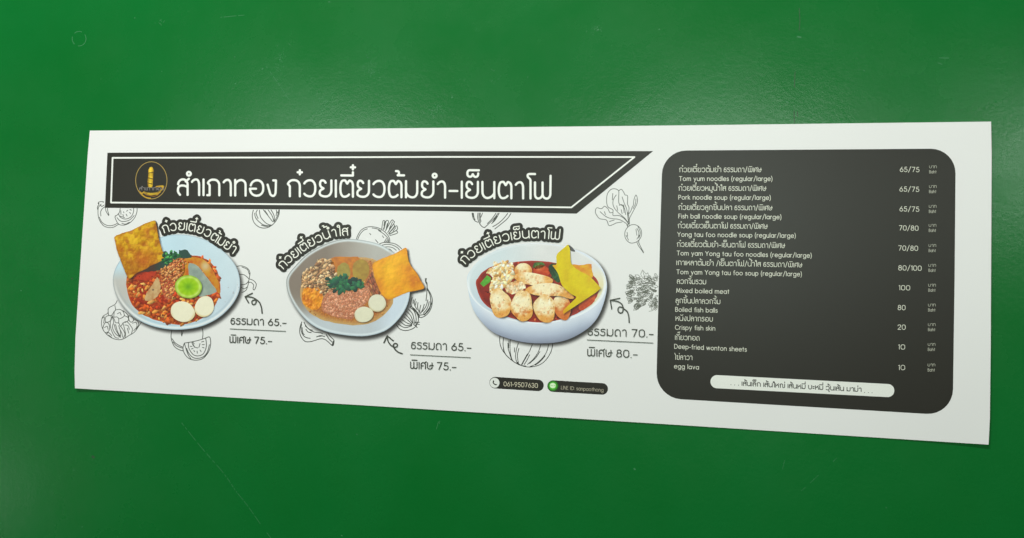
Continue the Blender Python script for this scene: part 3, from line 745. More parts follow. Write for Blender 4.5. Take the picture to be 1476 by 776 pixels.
for s in ([(350, 90), (325, 150), (345, 190), (370, 215), (410, 210), (435, 170), (425, 130), (400, 150), (375, 120), (350, 90)], [(355, 110), (380, 190)], [(245, 160), (270, 200), (320, 190), (290, 160), (245, 160)], [(440, 205), (500, 205), (572, 185)],
          [(130, 360), (150, 290), (200, 230), (240, 220)], [(130, 360), (185, 345), (210, 300)], [(225, 655), (250, 590), (270, 560)], [(225, 655), (290, 640), (320, 600)], [(440, 670), (490, 660), (540, 620)], [(380, 290), (470, 230), (560, 200)], [(400, 300), (500, 250), (570, 215)]):
    L.append(Zc(890, 380, 9.7, s))
o = sketch('herb_sketch', L, .5, (132, 136, 120), step=.24)

# ---------------- banner
banner = patch_obj('header_banner', [(154.8, 220.4), (400, 218.9), (640, 218.2), (941.4, 218), (831, 308.2), (640, 304.4), (400, 302.0), (151.2, 299.8)], DARK, poster, 4, 6, mat=BLACK)
stroke_obj('border_line', [[(162.3, 227.8), (400, 227.2), (640, 226.4), (914.5, 226.6), (823.5, 299.2), (640, 296.9), (400, 294.6), (160, 292.2), (162.3, 227.8)]], 2.3, WHITE, banner, 6, .5)
head = text_lines('สำเภาทอง', 255.2, 399.4, 282.6, 284.4, 25.6, 3.2, True) + text_lines('ก๋วยเตี๋ยวต้มยำ-เย็นตาโฟ', 413.4, 795, 284.6, 288.2, 26.4, 3.2, True)
stroke_obj('title_lettering', head, 3.2, WHITE, banner, 6, .55)
# gold emblem
emb = stroke_obj('emblem', [ell(218.1, 260.2, 22.6, 26.8, 0, 40)+[ell(218.1, 260.2, 22.6, 26.8, 0, 40)[0]]], 0.9, (176, 148, 78), banner, 6, .35, 'round gold emblem with a pagoda above a boat')
def gold(x, y):
    t = np.clip((x-213)/9, 0, 1); g = ramp(t, [(150, 112, 20), (226, 190, 50), (214, 172, 40), (120, 90, 24)])
    return g*(.75+.5*fbm(x, y, 4, 3))[:, None]
patch_obj('emblem_pagoda', ragged([(215.2, 242.8), (217.6, 240.8), (220.4, 242.6), (221.4, 248), (220.6, 256), (220.4, 263), (219.2, 269.4), (213.6, 269.4), (212.6, 262), (213.6, 254), (213.6, 247)], .25, 3, 2), gold, banner, 6, .5)
stroke_obj('emblem_glint', [smooth([(202, 277), (205, 281), (210, 284.6), (217, 286)], False, 4), [(226, 281), (231, 277)], [(225, 269.5), (232, 268.6), (234.6, 271)], [(203, 279), (206, 278)]], 1.5, (196, 150, 40), banner, 7, .35)
stroke_obj('emblem_glint', [[(223, 283), (228, 281)], [(210, 281), (222, 283.4)]], 1.2, (132, 84, 30), banner, 7, .35)
stroke_obj('emblem_pagoda_band', [[(214, 249.6), (220.6, 249)], [(213.6, 256.6), (220, 258.2)], [(213.2, 264), (219, 265.4)]], 1.1, (52, 40, 22), banner, 7, .3)
patch_obj('emblem_boat', smooth([(199.5, 274), (203, 277), (207, 279), (214, 281.6), (223, 281.2), (230, 278), (235.6, 272), (236.6, 268.5), (233, 267.4), (225, 268.4), (229, 270), (234, 270), (230, 275.5), (222, 278), (213, 278), (207, 276), (205.4, 280), (202, 278.6)], True, 3)[:-1],
          lambda x, y: mixc((120, 90, 40), (214, 176, 40), fbm(x, y, 3.5, 9)*1.5-.2), banner, 6, .5)
text_obj('emblem_lettering', 'สำเภาทอง', 200.6, 236.6, 274.8, 274.6, 4.6, .8, True, (128, 122, 122), banner, 7)

# ---------------- dark menu panel
panel = patch_obj('menu_panel', fillet([(955, 217.4, 34), (1377.6, 214.4, 36), (1376, 400), (1373.2, 599, 38), (945.6, 573.6, 36), (949.6, 410)], True, 8), DARK, poster, 4, 6, mat=BLACK)
TXT = (218, 218, 202)
rows = [
 ('ก๋วยเตี๋ยวต้มยำ ธรรมดา/พิเศษ', 1, 978.9, 1097.2, 248.5, 248.4), ('Tom yum noodles (regular/large)', 0, 978.7, 1113.4, 261.1, 261.2),
 ('ก๋วยเตี๋ยวหมูน้ำใส ธรรมดา/พิเศษ', 1, 978, 1104, 275.2, 275.4), ('Pork noodle soup (regular/large)', 0, 977.8, 1111, 288, 288.5),
 ('ก๋วยเตี๋ยวลูกชิ้นปลา ธรรมดา/พิเศษ', 1, 977.8, 1112.8, 302.8, 303.5), ('Fish ball noodle soup (regular/large)', 0, 977.8, 1126.3, 315.2, 316.4),
 ('ก๋วยเตี๋ยวเย็นตาโฟ ธรรมดา/พิเศษ', 1, 977, 1105.9, 329.2, 330.2), ('Yong tau foo noodle soup (regular/large)', 0, 976.2, 1147, 341.5, 343.3),
 ('ก๋วยเตี๋ยวต้มยำ-เย็นตาโฟ ธรรมดา/พิเศษ', 1, 975.7, 1131, 356, 357.9), ('Tom yam Yong tau foo noodles (regular/large)', 0, 975.4, 1170, 368.4, 371.9),
 ('เกาเหลาต้มยำ /เย็นตาโฟ/น้ำใส ธรรมดา/พิเศษ', 1, 975, 1155.8, 382.4, 385.8), ('Tom yam Yong tau foo soup (regular/large)', 0, 975, 1155.8, 395.5, 398.8),
 ('ลวกจิ้มรวม', 1, 975.8, 1017.8, 409.4, 410.2), ('Mixed boiled meat', 0, 974.7, 1051.2, 422.3, 424),
 ('ลูกชิ้นปลาลวกจิ้ม', 1, 974, 1038.3, 437.2, 438.8), ('Boiled fish balls', 0, 973.3, 1034.3, 449.6, 451.1),
 ('หนังปลากรอบ', 1, 973.8, 1027.5, 462.7, 464), ('Crispy fish skin', 0, 973, 1031, 475.5, 477),
 ('เกี๊ยวทอด', 1, 973, 1008.3, 490.2, 491.4), ('Deep-fried wonton sheets', 0, 971.8, 1076.3, 502.8, 507.4),
 ('ไข่ลาวา', 1, 972.4, 998, 518.8, 519.4), ('egg lava', 0, 971.6, 1007.5, 531.4, 533)]
for tx, th, x0, x1, y0, y1 in rows:
    text_obj('menu_line', tx, x0, x1, y0, y1, 6.6 if th else 5.0, .8, bool(th), TXT, panel, 6, step=.3)
prices = [('65/75', 1297, 1325.2, 248), ('65/75', 1296.5, 1325, 276.4), ('65/75', 1296.5, 1325, 305), ('70/80', 1295.7, 1323.9, 332.4), ('70/80', 1294.8, 1323.3, 361.4),
          ('80/100', 1294.8, 1328.4, 390), ('100', 1295.4, 1311.9, 418.6), ('80', 1294, 1305.2, 447.2), ('20', 1293.8, 1305.4, 475.4), ('10', 1294.6, 1304.6, 504), ('10', 1294.6, 1304.6, 533.6)]
for k, (tx, x0, x1, y) in enumerate(prices):
    text_obj('price', tx, x0, x1, y, y+.5*(x1-x0)/28, 5.4, .85, False, TXT, panel, 6, step=.3)
    xb = 1339.4-k*.22
    L = text_lines('บาท', xb, xb+10.8, y-5.2, y-5.2, 4.0, .5, True)+text_lines('Baht', xb, xb+10.4, y+2.2, y+2.2, 3.3, .5, False)
    stroke_obj('currency_word', L, .5, (188, 188, 172), panel, 6, .26)
strip = stroke_obj('noodle_strip', [[(1033.5, 550.4), (1279.6, 563.2)]], 18.9, (236, 237, 230), poster, 6, 1.0)
L = text_lines('เส้นเล็ก เส้นใหญ่ เส้นหมี่ บะหมี่ วุ้นเส้น มาม่า', 1069, 1241.8, 556.4, 565.4, 6.3, 1.05, True)
L += [[(x, y)] for x, y in [(1053.6, 554.8), (1059, 555.1), (1064.6, 555.4), (1246.3, 565.9), (1251.7, 566.1), (1257, 566.4)]]
stroke_obj('lettering', L, 1.15, (52, 52, 46), strip, 8, .3)

# ---------------- printed bowl photographs
def shadow(outline, dx, dy, blur, dark, parent_name, layer=2, grow=1.0):
    """the soft grey drop shadow that is printed under each cut-out bowl"""
    O = np.array(outline); c = O.mean(0)
    def dist(x, y):
        P = (O-c)*grow+c+np.array([dx, dy]); d = np.full(len(x), 9e9); ins = np.zeros(len(x), bool)
        for i in range(len(P)):
            a, b = P[i-1], P[i]; ab = b-a; t = np.clip(((x-a[0])*ab[0]+(y-a[1])*ab[1])/max(ab@ab, 1e-9), 0, 1)
            d = np.minimum(d, np.hypot(x-a[0]-t*ab[0], y-a[1]-t*ab[1]))
            ins ^= ((a[1] > y) != (b[1] > y)) & (x < (b[0]-a[0])*(y-a[1])/((b[1]-a[1]) or 1e-12)+a[0])
        return np.where(ins, -d, d)
    def col(x, y):
        a = np.clip(.5-dist(x, y)/(2*blur), 0, 1); a = a*a*(3-2*a)*dark
        return np.concatenate([np.tile([58., 56, 54], (len(x), 1)), a[:, None]], 1)
    P = (O-c)*grow+c+np.array([dx, dy]); k = 1+(blur+2)/np.abs(O-c).max(0)
    return patch_obj('drop_shadow', (P-P.mean(0))*k*1.02+P.mean(0), col, parent_name, layer, 1.0)

def inside_dist(O, x, y):
    O = np.array(O); d = np.full(len(x), 9e9)
    for i in range(len(O)):
        a, b = O[i-1], O[i]; ab = b-a; t = np.clip(((x-a[0])*ab[0]+(y-a[1])*ab[1])/max(ab@ab, 1e-9), 0, 1)
        d = np.minimum(d, np.hypot(x-a[0]-t*ab[0], y-a[1]-t*ab[1]))
    return d

def lobed(x, y, cx, cy, r): return np.exp(-((x-cx)**2+(y-cy)**2)/(r*r))

# --- bowl 1: red tom yum noodles
b1o = smooth([(162.6, 403), (167, 425), (179, 444), (197, 460), (222, 471), (253, 475.5), (285, 472), (311, 461), (331, 444), (343, 425), (346, 408), (342, 388), (330, 370), (310, 353), (285, 342), (259, 338), (235, 341), (210, 349), (185, 363), (169, 382)], True, 4)[:-1]
def bowl1_col(x, y):
    d = inside_dist(b1o, x, y)
    c = mixc((196, 222, 234), (206, 222, 230), (x-250)/90)
    c = mixc(c, (196, 194, 188), np.clip((215-x)/35, 0, 1)*np.clip((y-385)/20, 0, 1))
    c = mixc(c, (196, 210, 222), np.clip((x-290)/50, 0, 1)*np.clip((y-400)/40, 0, 1)*.8)
    c = c+((fbm(x, y, 22, 5)-.5)*12)[:, None]
    lo = np.clip((y-400)/40, 0, 1)
    c = mixc(c, (238, 240, 240), np.clip(1-np.abs(d-3.0)/2.2, 0, 1)*lo)
    c = mixc(c, (150, 168, 182), np.clip(1-np.abs(d-6.6)/2.0, 0, 1)*lo*.35)
    c = mixc(c, (132, 146, 158), np.clip(1-d/1.5, 0, 1)*.55)
    sp = (vnoise(x, y, 1.6, 8) > .93) & (x > 315) & (y > 410) & (y < 440)
    c = mixc(c, (150, 130, 130), sp.astype(float)*.5)
    return c
bw1 = patch_obj('bowl_picture', b1o, bowl1_col, poster, 8, .9, 'round pale blue bowl of red tom yum noodles with lime')
shadow(b1o, 3.5, 4.5, 4.2, .88, bw1)
def broth1(x, y):
    g1 = grains(x, y, 5.2, [(198, 72, 28), (176, 52, 26), (214, 104, 36), (224, 128, 48), (160, 48, 30), (204, 84, 34), (222, 112, 30)], 3, .38, .6, .3, 1.5, .6)
    g2 = grains(x, y, 2.3, [(206, 84, 30), (178, 54, 26), (226, 140, 60), (150, 44, 32), (214, 96, 36)], 9, .4, .6, .3)
    c = mixc(g1, g2, .45+.5*(fbm(x, y, 9, 2)-.5))
    c = mixc(c, (170, 44, 24), np.clip(fbm(x, y, 16, 12)*2.6-1.25, 0, .7))
    c = mixc(c, (232, 150, 70), np.clip(vnoise(x, y, 2.4, 21)*4-3.2, 0, .8))
    c = mixc(c, (118, 40, 38), np.clip(vnoise(x, y, 3.1, 31)*4-3.25, 0, .6))
    d = inside_dist(br1, x, y)
    c = mixc(c, (214, 110, 40), np.clip(1-d/2.5, 0, 1)*.7)
    return c
br1 = ragged([(183, 400), (183.5, 422), (194, 444), (214, 458), (240, 466), (263, 468), (286, 462), (304, 449), (315, 430), (318, 412), (313, 391), (302, 377), (284, 369), (264, 371), (238, 376), (210, 386), (192, 392)], .5, 4, 4)
patch_obj('red_noodles', br1, broth1, bw1, 10, .6)
crumbs('noodle_strand', br1, 260, 4.6, [(226, 122, 44), (212, 88, 32), (232, 150, 66), (196, 64, 30), (236, 170, 90), (206, 96, 40)], bw1, 10.3, 3, 2.0, None, .45)
crumbs('chilli_flake', br1, 120, 2.2, [(150, 34, 24), (118, 30, 26), (182, 50, 26), (96, 40, 34)], bw1, 11.0, 5)
patch_obj('orange_tofu', ragged([(261, 374), (274, 370.5), (290, 373), (300, 380), (308, 392), (315, 408), (317, 424), (308, 414), (296, 396), (282, 382), (273, 396), (266, 404), (260, 392)], .4, 4, 6),
          lambda x, y: mixc(mixc((206, 140, 34), (196, 96, 24), fbm(x, y, 6, 4)*2.2-.7), (210, 196, 160), lobed(x, y, 296, 384, 7)*.85), bw1, 12, .7)
patch_obj('minced_pork', ragged([(232, 404), (230, 392), (238, 382), (248, 374), (258, 372), (266, 378), (266, 390), (262, 402), (252, 412), (248, 428), (240, 432), (234, 420)], .8, 4, 7),
          lambda x, y: mixc(grains(x, y, 2.9, [(214, 130, 62), (198, 98, 44), (226, 156, 92), (150, 62, 36), (206, 112, 66)], 5, .5, .6, .4), (202, 96, 66), np.clip((y-398)/18, 0, .6)), bw1, 12, .55)
crumbs('pork_crumb', ragged([(232, 400), (232, 390), (240, 380), (252, 371), (264, 370), (268, 380), (264, 396), (254, 404), (250, 424), (242, 430), (236, 416)], .3, 3, 7), 170, 3.2, [(224, 146, 78), (206, 108, 52), (236, 172, 108), (170, 74, 40), (214, 124, 74), (232, 160, 100)], bw1, 12.3, 8, 1.2, None, .55)
patch_obj('dark_greens', ragged([(196, 391), (206, 384), (222, 376), (231, 366), (238, 362), (243, 366), (248, 364), (256, 366), (259, 368), (258, 361), (270, 361.5), (276, 372), (262, 372), (250, 376), (240, 384), (230, 390), (214, 392)], .9, 4, 8),
          lambda x, y: mixc(mixc((44, 74, 66), (74, 54, 46), np.clip((236-x)/16, 0, 1)+.4*(fbm(x, y, 5, 3)-.5)), (62, 148, 70), np.clip((fbm(x, y, 3.2, 14)*2.6-1.0), 0, 1)*lobed(x, y, 248, 370, 10)), bw1, 13, .5)
crumbs('herb_leaf', ragged([(230, 372), (238, 364), (256, 364), (262, 370), (250, 376), (240, 380)], .2, 3, 2), 40, 4.0, [(52, 128, 62), (38, 96, 58), (84, 168, 84), (30, 78, 56)], bw1, 13.4, 9, 1.3, None, .5)
patch_obj('chilli', ragged([(199, 393), (210, 390), (224, 391), (222, 399), (212, 404), (200, 404), (192, 400)], .7, 4, 3),
          lambda x, y: mixc((198, 66, 38), (166, 52, 30), fbm(x, y, 4, 3)*2-.6), bw1, 12, .6)
wt1 = ragged([(165.2, 341.5), (176, 336.5), (190, 332), (206, 324), (221, 318.4), (224.5, 321), (226.5, 332), (229, 344), (233, 358), (236.5, 370), (231, 377), (218, 383), (208, 389), (197, 394), (187, 402), (182.5, 397), (178, 386), (173, 373), (168, 359), (166.5, 350)], .35, 4, 1)
def wonton1(x, y):
    n = fbm(x, y, 11, 7); n2 = grains(x, y, 5.4, [(216, 164, 18), (206, 142, 18), (224, 178, 30), (196, 128, 22)], 4, .22, .6, .22)
    c = mixc((216, 164, 16), (188, 112, 20), n*2.4-.85); c = mixc(c, n2, .3)
    c = mixc(c, (230, 184, 34), np.clip(vnoise(x, y, 7, 41)*4-2.3, 0, .8))
    c = mixc(c, (168, 96, 22), np.clip(vnoise(x+3, y, 6, 43)*4-2.7, 0, .6))
    c = mixc(c, (190, 92, 24), lobed(x, y, 206, 377, 14)*.75+lobed(x, y, 172, 358, 7)*.5+lobed(x, y, 211, 332, 5)*.5)
    c = mixc(c, (168, 100, 16), np.clip(1-inside_dist(wt1, x, y)/2.2, 0, 1)*.55)
    c = mixc(c, (150, 84, 18), np.clip((y-372)/22, 0, .6)*np.clip(fbm(x, y, 9, 77)*2-.4, 0, 1))
    return c+(bump_light(x, y, 11, 7, -110))[:, None]
patch_obj('drop_shadow', ragged([(222, 319), (227, 322), (231, 342), (234, 352), (229.5, 352), (226, 335)], .1, 3, 1), lambda x, y: np.concatenate([np.tile([62., 58, 56], (len(x), 1)), (.75*np.clip((233-x)/6, 0, 1))[:, None]], 1), bw1, 12, .6)
patch_obj('wonton_sheet', wt1, wonton1, bw1, 14, .6)
patch_obj('pork_slice', ragged([(227, 400), (231, 410), (229.5, 424), (219, 433), (209.5, 433), (210, 425), (217, 415), (223, 405)], .4, 4, 5),
          lambda x, y: mixc(mixc((206, 172, 122), (188, 140, 92), fbm(x, y, 5, 6)*2-.6), (60, 50, 44), lobed(x, y, 220.6, 418, 1.1)), bw1, 13, .6)
patch_obj('fish_cake', ragged([(271.5, 382), (275, 379.5), (284, 383), (292, 392), (302, 405), (312, 419), (307, 423.5), (296, 426.5), (288, 428), (282, 420), (274, 406), (272, 394)], .25, 4, 6),
          lambda x, y: mixc((160, 174, 160), (136, 150, 142), fbm(x, y, 7, 6)*2-.6), bw1, 13, .7)
def lime(x, y):
    r = np.hypot((x-271.6)/19.8, (y-413.6)/16.8); a = np.arctan2(y-413.6, x-271.6)
    c = ramp(r, [(104, 160, 24), (122, 178, 20), (140, 192, 16), (152, 200, 16), (158, 202, 22), (196, 222, 110), (134, 178, 34)])
    return c+(9*np.cos(a*9)*np.clip(r, 0, .8)+14*(fbm(x, y, 5, 3)-.5))[:, None]
halo(ell(271.6, 413.6, 19.6, 16.6, 6), bw1, 13.6)
halo(wt1, bw1, 12.8, 1.5, 2.5, 2.4, .6)
patch_obj('lime_half', ell(271.6, 413.6, 19.6, 16.6, 6), lime, bw1, 15, .7)
def eggc(cx, cy, r, col=(240, 234, 206), rim=(214, 178, 100)):
    def f(x, y):
        d = np.hypot(x-cx, y-cy)/r; c = mixc(col, rim, np.clip(d*3.2-2.55, 0, 1)*np.clip(.3+(y-cy)/r*.8, .1, 1))
        return c+((fbm(x, y, 4, 2)-.5)*8)[:, None]
    return f
halo(ell(263.4, 449.6, 17.8, 14.6, 18), bw1, 13.2, .6, 1.2, 1.5, .55)
halo(ell(294.6, 442.3, 13.4, 15.6, 28), bw1, 13.2, .6, 1.2, 1.5, .55)
patch_obj('fish_ball', ell(263.4, 449.6, 17.8, 14.6, 18, 36, .012), eggc(263.4, 449.6, 17), bw1, 14, .7)
patch_obj('fish_ball', ell(294.6, 442.3, 13.4, 15.6, 28, 36, .02), eggc(294.6, 442.3, 15), bw1, 15, .7)

# --- bowl 2: clear soup
b2o = smooth([(412.6, 409), (416, 425), (427, 445), (443, 463), (462, 475), (488, 482), (522, 485), (548, 480), (565, 470), (580, 453), (588.5, 435), (591, 415), (588, 392), (576, 372), (560, 359), (540, 350), (503, 344.5), (474, 350), (445, 365), (426, 383), (415, 397)], True, 4)[:-1]
def bowl2_col(x, y):
    d = inside_dist(b2o, x, y); lo = np.clip((y-400)/50, 0, 1)
    c = mixc((134, 120, 108), (188, 186, 180), np.clip((x-470)/70, 0, 1)*.9)
    c = mixc(c, (192, 200, 206), np.clip((y-430)/30, 0, 1))
    c = mixc(c, (206, 218, 230), np.clip((x-535)/30, 0, 1)*np.clip((y-395)/30, 0, 1))
    c = mixc(c, (150, 142, 132), lobed(x, y, 432, 440, 16)*.6)
    c = c+((fbm(x, y, 26, 6)-.5)*14)[:, None]
    c = mixc(c, (222, 232, 236), np.clip(1-np.abs(d-2.4)/2.4, 0, 1)*np.clip(.95-.3*(x > 560), 0, 1))
    c = mixc(c, (150, 172, 186), np.clip(1-d/1.3, 0, 1)*.6)
    return c
bw2 = patch_obj('bowl_picture', b2o, bowl2_col, poster, 8, .9, 'taupe bowl of clear noodle soup with pink mince and peanuts')
shadow(b2o, 3.2, 5.0, 4.4, .88, bw2)
sp2 = ragged([(433, 418), (436, 438), (452, 455), (474, 464), (508, 469), (536, 465), (556, 452), (567, 432), (560, 396), (545, 377), (528, 371.5), (500, 370.5), (478, 373), (456, 384), (438, 400)], .5, 4, 4)
patch_obj('clear_soup', sp2, lambda x, y: mixc(mixc(mixc((192, 122, 42), (172, 96, 46), fbm(x, y, 7, 3)*2-.6), grains(x, y, 2.6, [(206, 120, 52), (180, 96, 56), (212, 140, 70)], 6, .35), .4), (204, 172, 112), np.clip(1.2-inside_dist(sp2, x, y)/7, 0, 1)*.75), bw2, 10, .7)
patch_obj('crushed_peanut', ragged([(435, 412), (436, 398), (444, 388), (454, 383), (458, 375), (468, 375), (478, 377), (483, 390), (489, 402), (484, 414), (476, 424), (470, 432), (464, 424), (452, 416), (442, 416)], 1.3, 4, 7),
          lambda x, y: grains(x, y, 4.3, [(204, 160, 112), (186, 138, 92), (222, 184, 140), (168, 124, 86), (210, 168, 118)], 5, .72, .6, .42), bw2, 12, .5)
crumbs('peanut_crumb', ragged([(435, 412), (436, 398), (444, 388), (454, 383), (458, 375), (468, 374), (478, 376), (484, 390), (489, 402), (484, 414), (476, 424), (470, 432), (464, 424), (452, 416), (442, 416)], .3, 4, 7), 190, 5.0, [(206, 162, 114), (186, 138, 92), (226, 190, 148), (160, 112, 74), (214, 172, 124), (140, 100, 70)], bw2, 12.4, 11, 1.2, None, .6)
patch_obj('fried_tofu', ragged([(478, 372.5), (505, 370.8), (518, 372), (520, 392), (508, 404), (494, 400), (482, 394)], .4, 4, 7), lambda x, y: mixc((206, 122, 28), (176, 100, 34), fbm(x, y, 5, 5)*2.2-.7), bw2, 12, .7)
patch_obj('cabbage', ragged([(486, 387), (494, 379), (502, 382), (505, 394), (500, 404), (488, 400)], .4, 4, 2), lambda x, y: mixc((168, 152, 66), (150, 126, 52), fbm(x, y, 5, 8)*2-.5), bw2, 13, .7)
patch_obj('cabbage', ragged([(510, 380), (520, 374), (530, 379), (532, 392), (527, 402), (518, 408), (511, 402), (508, 392)], .4, 4, 3), lambda x, y: mixc((174, 144, 52), (154, 116, 44), fbm(x, y, 6, 9)*2-.5), bw2, 13, .7)
patch_obj('noodle_heap', ragged([(528, 408), (534, 396), (538, 384), (548, 382), (552, 400), (552, 420), (545, 426), (534, 430), (528, 420)], .5, 4, 3), lambda x, y: grains(x, y, 3.0, [(196, 118, 66), (178, 92, 56), (210, 140, 84), (160, 88, 60)], 8, .4, .5, .3, 2.6, 1.2), bw2, 12, .6)
patch_obj('chilli_paste', ragged([(435.5, 424), (440, 415), (449, 413.5), (459, 416), (465, 425), (465, 436), (460, 444), (450, 446.5), (440, 441), (435.5, 433)], .7, 4, 3),
          lambda x, y: mixc(mixc((232, 146, 20), (204, 108, 22), fbm(x, y, 6, 15)*2.6-1.0), (238, 168, 50), np.clip(vnoise(x, y, 3.5, 4)*3-2, 0, .7))+(bump_light(x, y, 5, 2, -160))[:, None], bw2, 13, .6)
patch_obj('minced_pork', ragged([(464, 436), (470, 424), (480, 419), (496, 420), (512, 420), (524, 413), (531, 412), (534, 424), (529, 436), (520, 444), (512, 456), (504, 461), (488, 458), (472, 453), (464, 446)], .7, 4, 9),
          lambda x, y: mixc(mixc((206, 128, 88), (184, 106, 70), fbm(x, y, 8, 5)*2-.6), grains(x, y, 2.2, [(214, 140, 100), (190, 108, 76), (224, 156, 112)], 3, .35, .6, .3), .6), bw2, 14, .55)
crumbs('pork_crumb', ragged([(466, 436), (472, 426), (480, 421), (496, 422), (512, 422), (524, 415), (530, 414), (532, 424), (527, 434), (518, 443), (510, 454), (503, 459), (488, 456), (473, 451), (466, 444)], .3, 4, 9), 300, 2.6, [(220, 154, 120), (212, 142, 106), (228, 166, 132), (202, 126, 92)], bw2, 14.4, 13, 1.3, None, .16)
crumbs('soup_fleck', sp2, 110, 2.4, [(206, 128, 50), (176, 92, 40), (222, 156, 80), (150, 84, 40)], bw2, 10.4, 14, 1.3, None, .35)
rc = random.Random(5)
cor = []
for k in range(34):
    t = 2*math.pi*k/34; r = (.72 if k % 2 else 1.08)+rc.uniform(-.16, .16)
    cor.append((495+24.5*r*math.cos(t)+3*math.cos(t*3), 409+12.5*r*math.sin(t)*(1.05 if math.sin(t) > 0 else .9)-3.5*math.exp(-((t-4.7)/.4)**2)))
patch_obj('coriander', cor, lambda x, y: mixc(mixc((26, 100, 62), (22, 74, 58), fbm(x, y, 6, 5)*2.4-.8), (46, 146, 74), np.clip(fbm(x, y, 4, 12)*3-1.6, 0, .8)), bw2, 16, .5)
crumbs('coriander_leaf', cor, 80, 5.6, [(32, 92, 66), (26, 72, 60), (48, 122, 72), (24, 62, 54), (36, 104, 70)], bw2, 16.3, 15, 1.5, None, .28)
halo(ell(543.6, 437.2, 12.8, 12.6), bw2, 15.4, .6, 1.2, 1.5, .5)
halo(ell(524.4, 453.6, 13.8, 11.2), bw2, 15.4, .6, 1.2, 1.5, .5)
patch_obj('fish_ball', ell(543.6, 437.2, 12.8, 12.6, 20, 32, .012), eggc(543.6, 437.2, 12.8, (226, 222, 196), (176, 150, 90)), bw2, 18.4, .7)
patch_obj('fish_ball', ell(524.4, 453.6, 13.8, 11.2, -8, 32, .02), eggc(524.4, 453.6, 13.6, (226, 222, 194), (176, 150, 90)), bw2, 19, .7)
wt2 = ragged([(537, 382), (545, 375.5), (558, 370), (572, 364.5), (584.6, 357.4), (587, 364), (588.5, 374), (593, 384), (601, 394), (606, 404), (611.6, 414), (606, 418), (590, 421), (577, 426), (562, 432), (556, 430), (550, 424), (545, 414), (540, 400)], .3, 4, 1)
def wonton2(x, y):
    c = mixc((240, 172, 8), (232, 146, 8), fbm(x, y, 14, 8)*2.2-.6); c = mixc(c, (206, 110, 20), np.clip(lobed(x, y, 598, 404, 10)*(fbm(x, y, 4, 4)*1.6)+lobed(x, y, 590, 386, 6)*.6+lobed(x, y, 544, 412, 8)*.6, 0, .8))
    c = mixc(c, (250, 190, 20), lobed(x, y, 562, 388, 12)*.7+lobed(x, y, 576, 372, 8)*.4)
    return mixc(c, (196, 120, 10), np.clip(1-inside_dist(wt2, x, y)/1.6, 0, 1)*.5)+(bump_light(x, y, 18, 3, -130))[:, None]
shadow(wt2, 2.6, 3.0, 2.4, .9, bw2, 3)
patch_obj('wonton_sheet', wt2, wonton2, bw2, 15, .6)

# --- bowl 3: pink yong tau foo
rim3 = ell(773.4, 409, 100.2, 57.6, 1.2, 60)
b3o = smooth([(673.2, 402), (675, 420), (682, 446), (697, 467), (716, 482), (752, 493), (789, 495), (819, 489.5), (848, 473), (864, 453), (873.6, 424), (874.2, 404), (866, 384), (848, 368), (820, 357), (786, 351.4), (748, 352.5), (715, 361), (690, 377), (678, 390)], True, 4)[:-1]
def bowl3_body(x, y):
    r = np.hypot((x-773.4)/100.2, (y-409)/57.6); v = np.clip((y-(409+57.6*np.sqrt(np.clip(1-((x-773.4)/100.2)**2, 0, 1))))/34, 0, 1)
    c = ramp(v, [(224, 230, 240), (204, 213, 228), (180, 190, 209), (150, 158, 178), (118, 123, 140)])
    c = mixc(c, (196, 216, 232), np.clip((700-x)/22, 0, 1)*.55)
    c = mixc(c, (222, 228, 240), lobed(x, y, 850, 452, 14)*.5)
    return c+((fbm(x, y, 22, 3)-.5)*10)[:, None]
bw3 = patch_obj('bowl_picture', b3o, bowl3_body, poster, 8, 1.0, 'deep pale blue bowl of red soup with yellow wonton sheet')
shadow(b3o, 4.0, 3.6, 4.4, .9, bw3)
def bowl3_in(x, y):
    r = np.hypot((x-773.4)/100.2, (y-409)/57.6)
    c = mixc((212, 224, 228), (224, 224, 222), np.clip((x-720)/60, 0, 1))
    c = mixc(c, (200, 214, 226), np.clip((y-405)/30, 0, 1))
    c = mixc(c, (236, 222, 160), np.clip((x-835)/25, 0, 1)*np.clip((y-385)/25, 0, 1)*.7)
    c = mixc(c, (240, 244, 248), np.clip((r-.955)/.02, 0, 1)*np.clip((y-385)/30, .3, 1))
    return c+((fbm(x, y, 20, 9)-.5)*8)[:, None]
patch_obj('bowl_rim', rim3, bowl3_in, bw3, 9, 1.0)
sp3 = ragged([(686, 410), (690, 399), (700, 389), (716, 382), (738, 378.5), (766, 376), (800, 379), (830, 386), (852, 395), (863, 408), (862, 424), (852, 438), (836, 450), (812, 460), (780, 465), (745, 461), (714, 449), (694, 433)], .3, 4, 4)
patch_obj('red_soup', sp3, lambda x, y: mixc(mixc((154, 44, 30), (122, 36, 34), fbm(x, y, 9, 3)*2-.5), (196, 74, 54), np.clip(1-inside_dist(sp3, x, y)/3.5, 0, 1)*.7), bw3, 10, .8)
patch_obj('morning_glory', ragged([(796, 380), (806, 384), (808, 398), (806, 408), (798, 402), (790, 388)], .8, 4, 3), lambda x, y: mixc((38, 62, 40), (66, 120, 66), fbm(x, y, 4, 5)*2.6-1), bw3, 12, .6)
patch_obj('morning_glory', ragged([(770, 380), (780, 378), (786, 383), (776, 388), (768, 386)], .6, 4, 4), lambda x, y: mixc((60, 90, 44), (110, 150, 70), fbm(x, y, 4, 5)*2.6-1), bw3, 12, .6)
patch_obj('spring_onion', [(692, 409), (702, 397), (708, 401), (706, 407), (697, 413.5)], lambda x, y: mixc((74, 150, 44), (112, 190, 70), fbm(x, y, 3, 4)), bw3, 13, .6)
crumbs('soup_fleck', sp3, 90, 2.6, [(196, 74, 48), (140, 40, 30), (214, 110, 60), (92, 34, 30)], bw3, 10.3, 16, 1.5, None, .35)
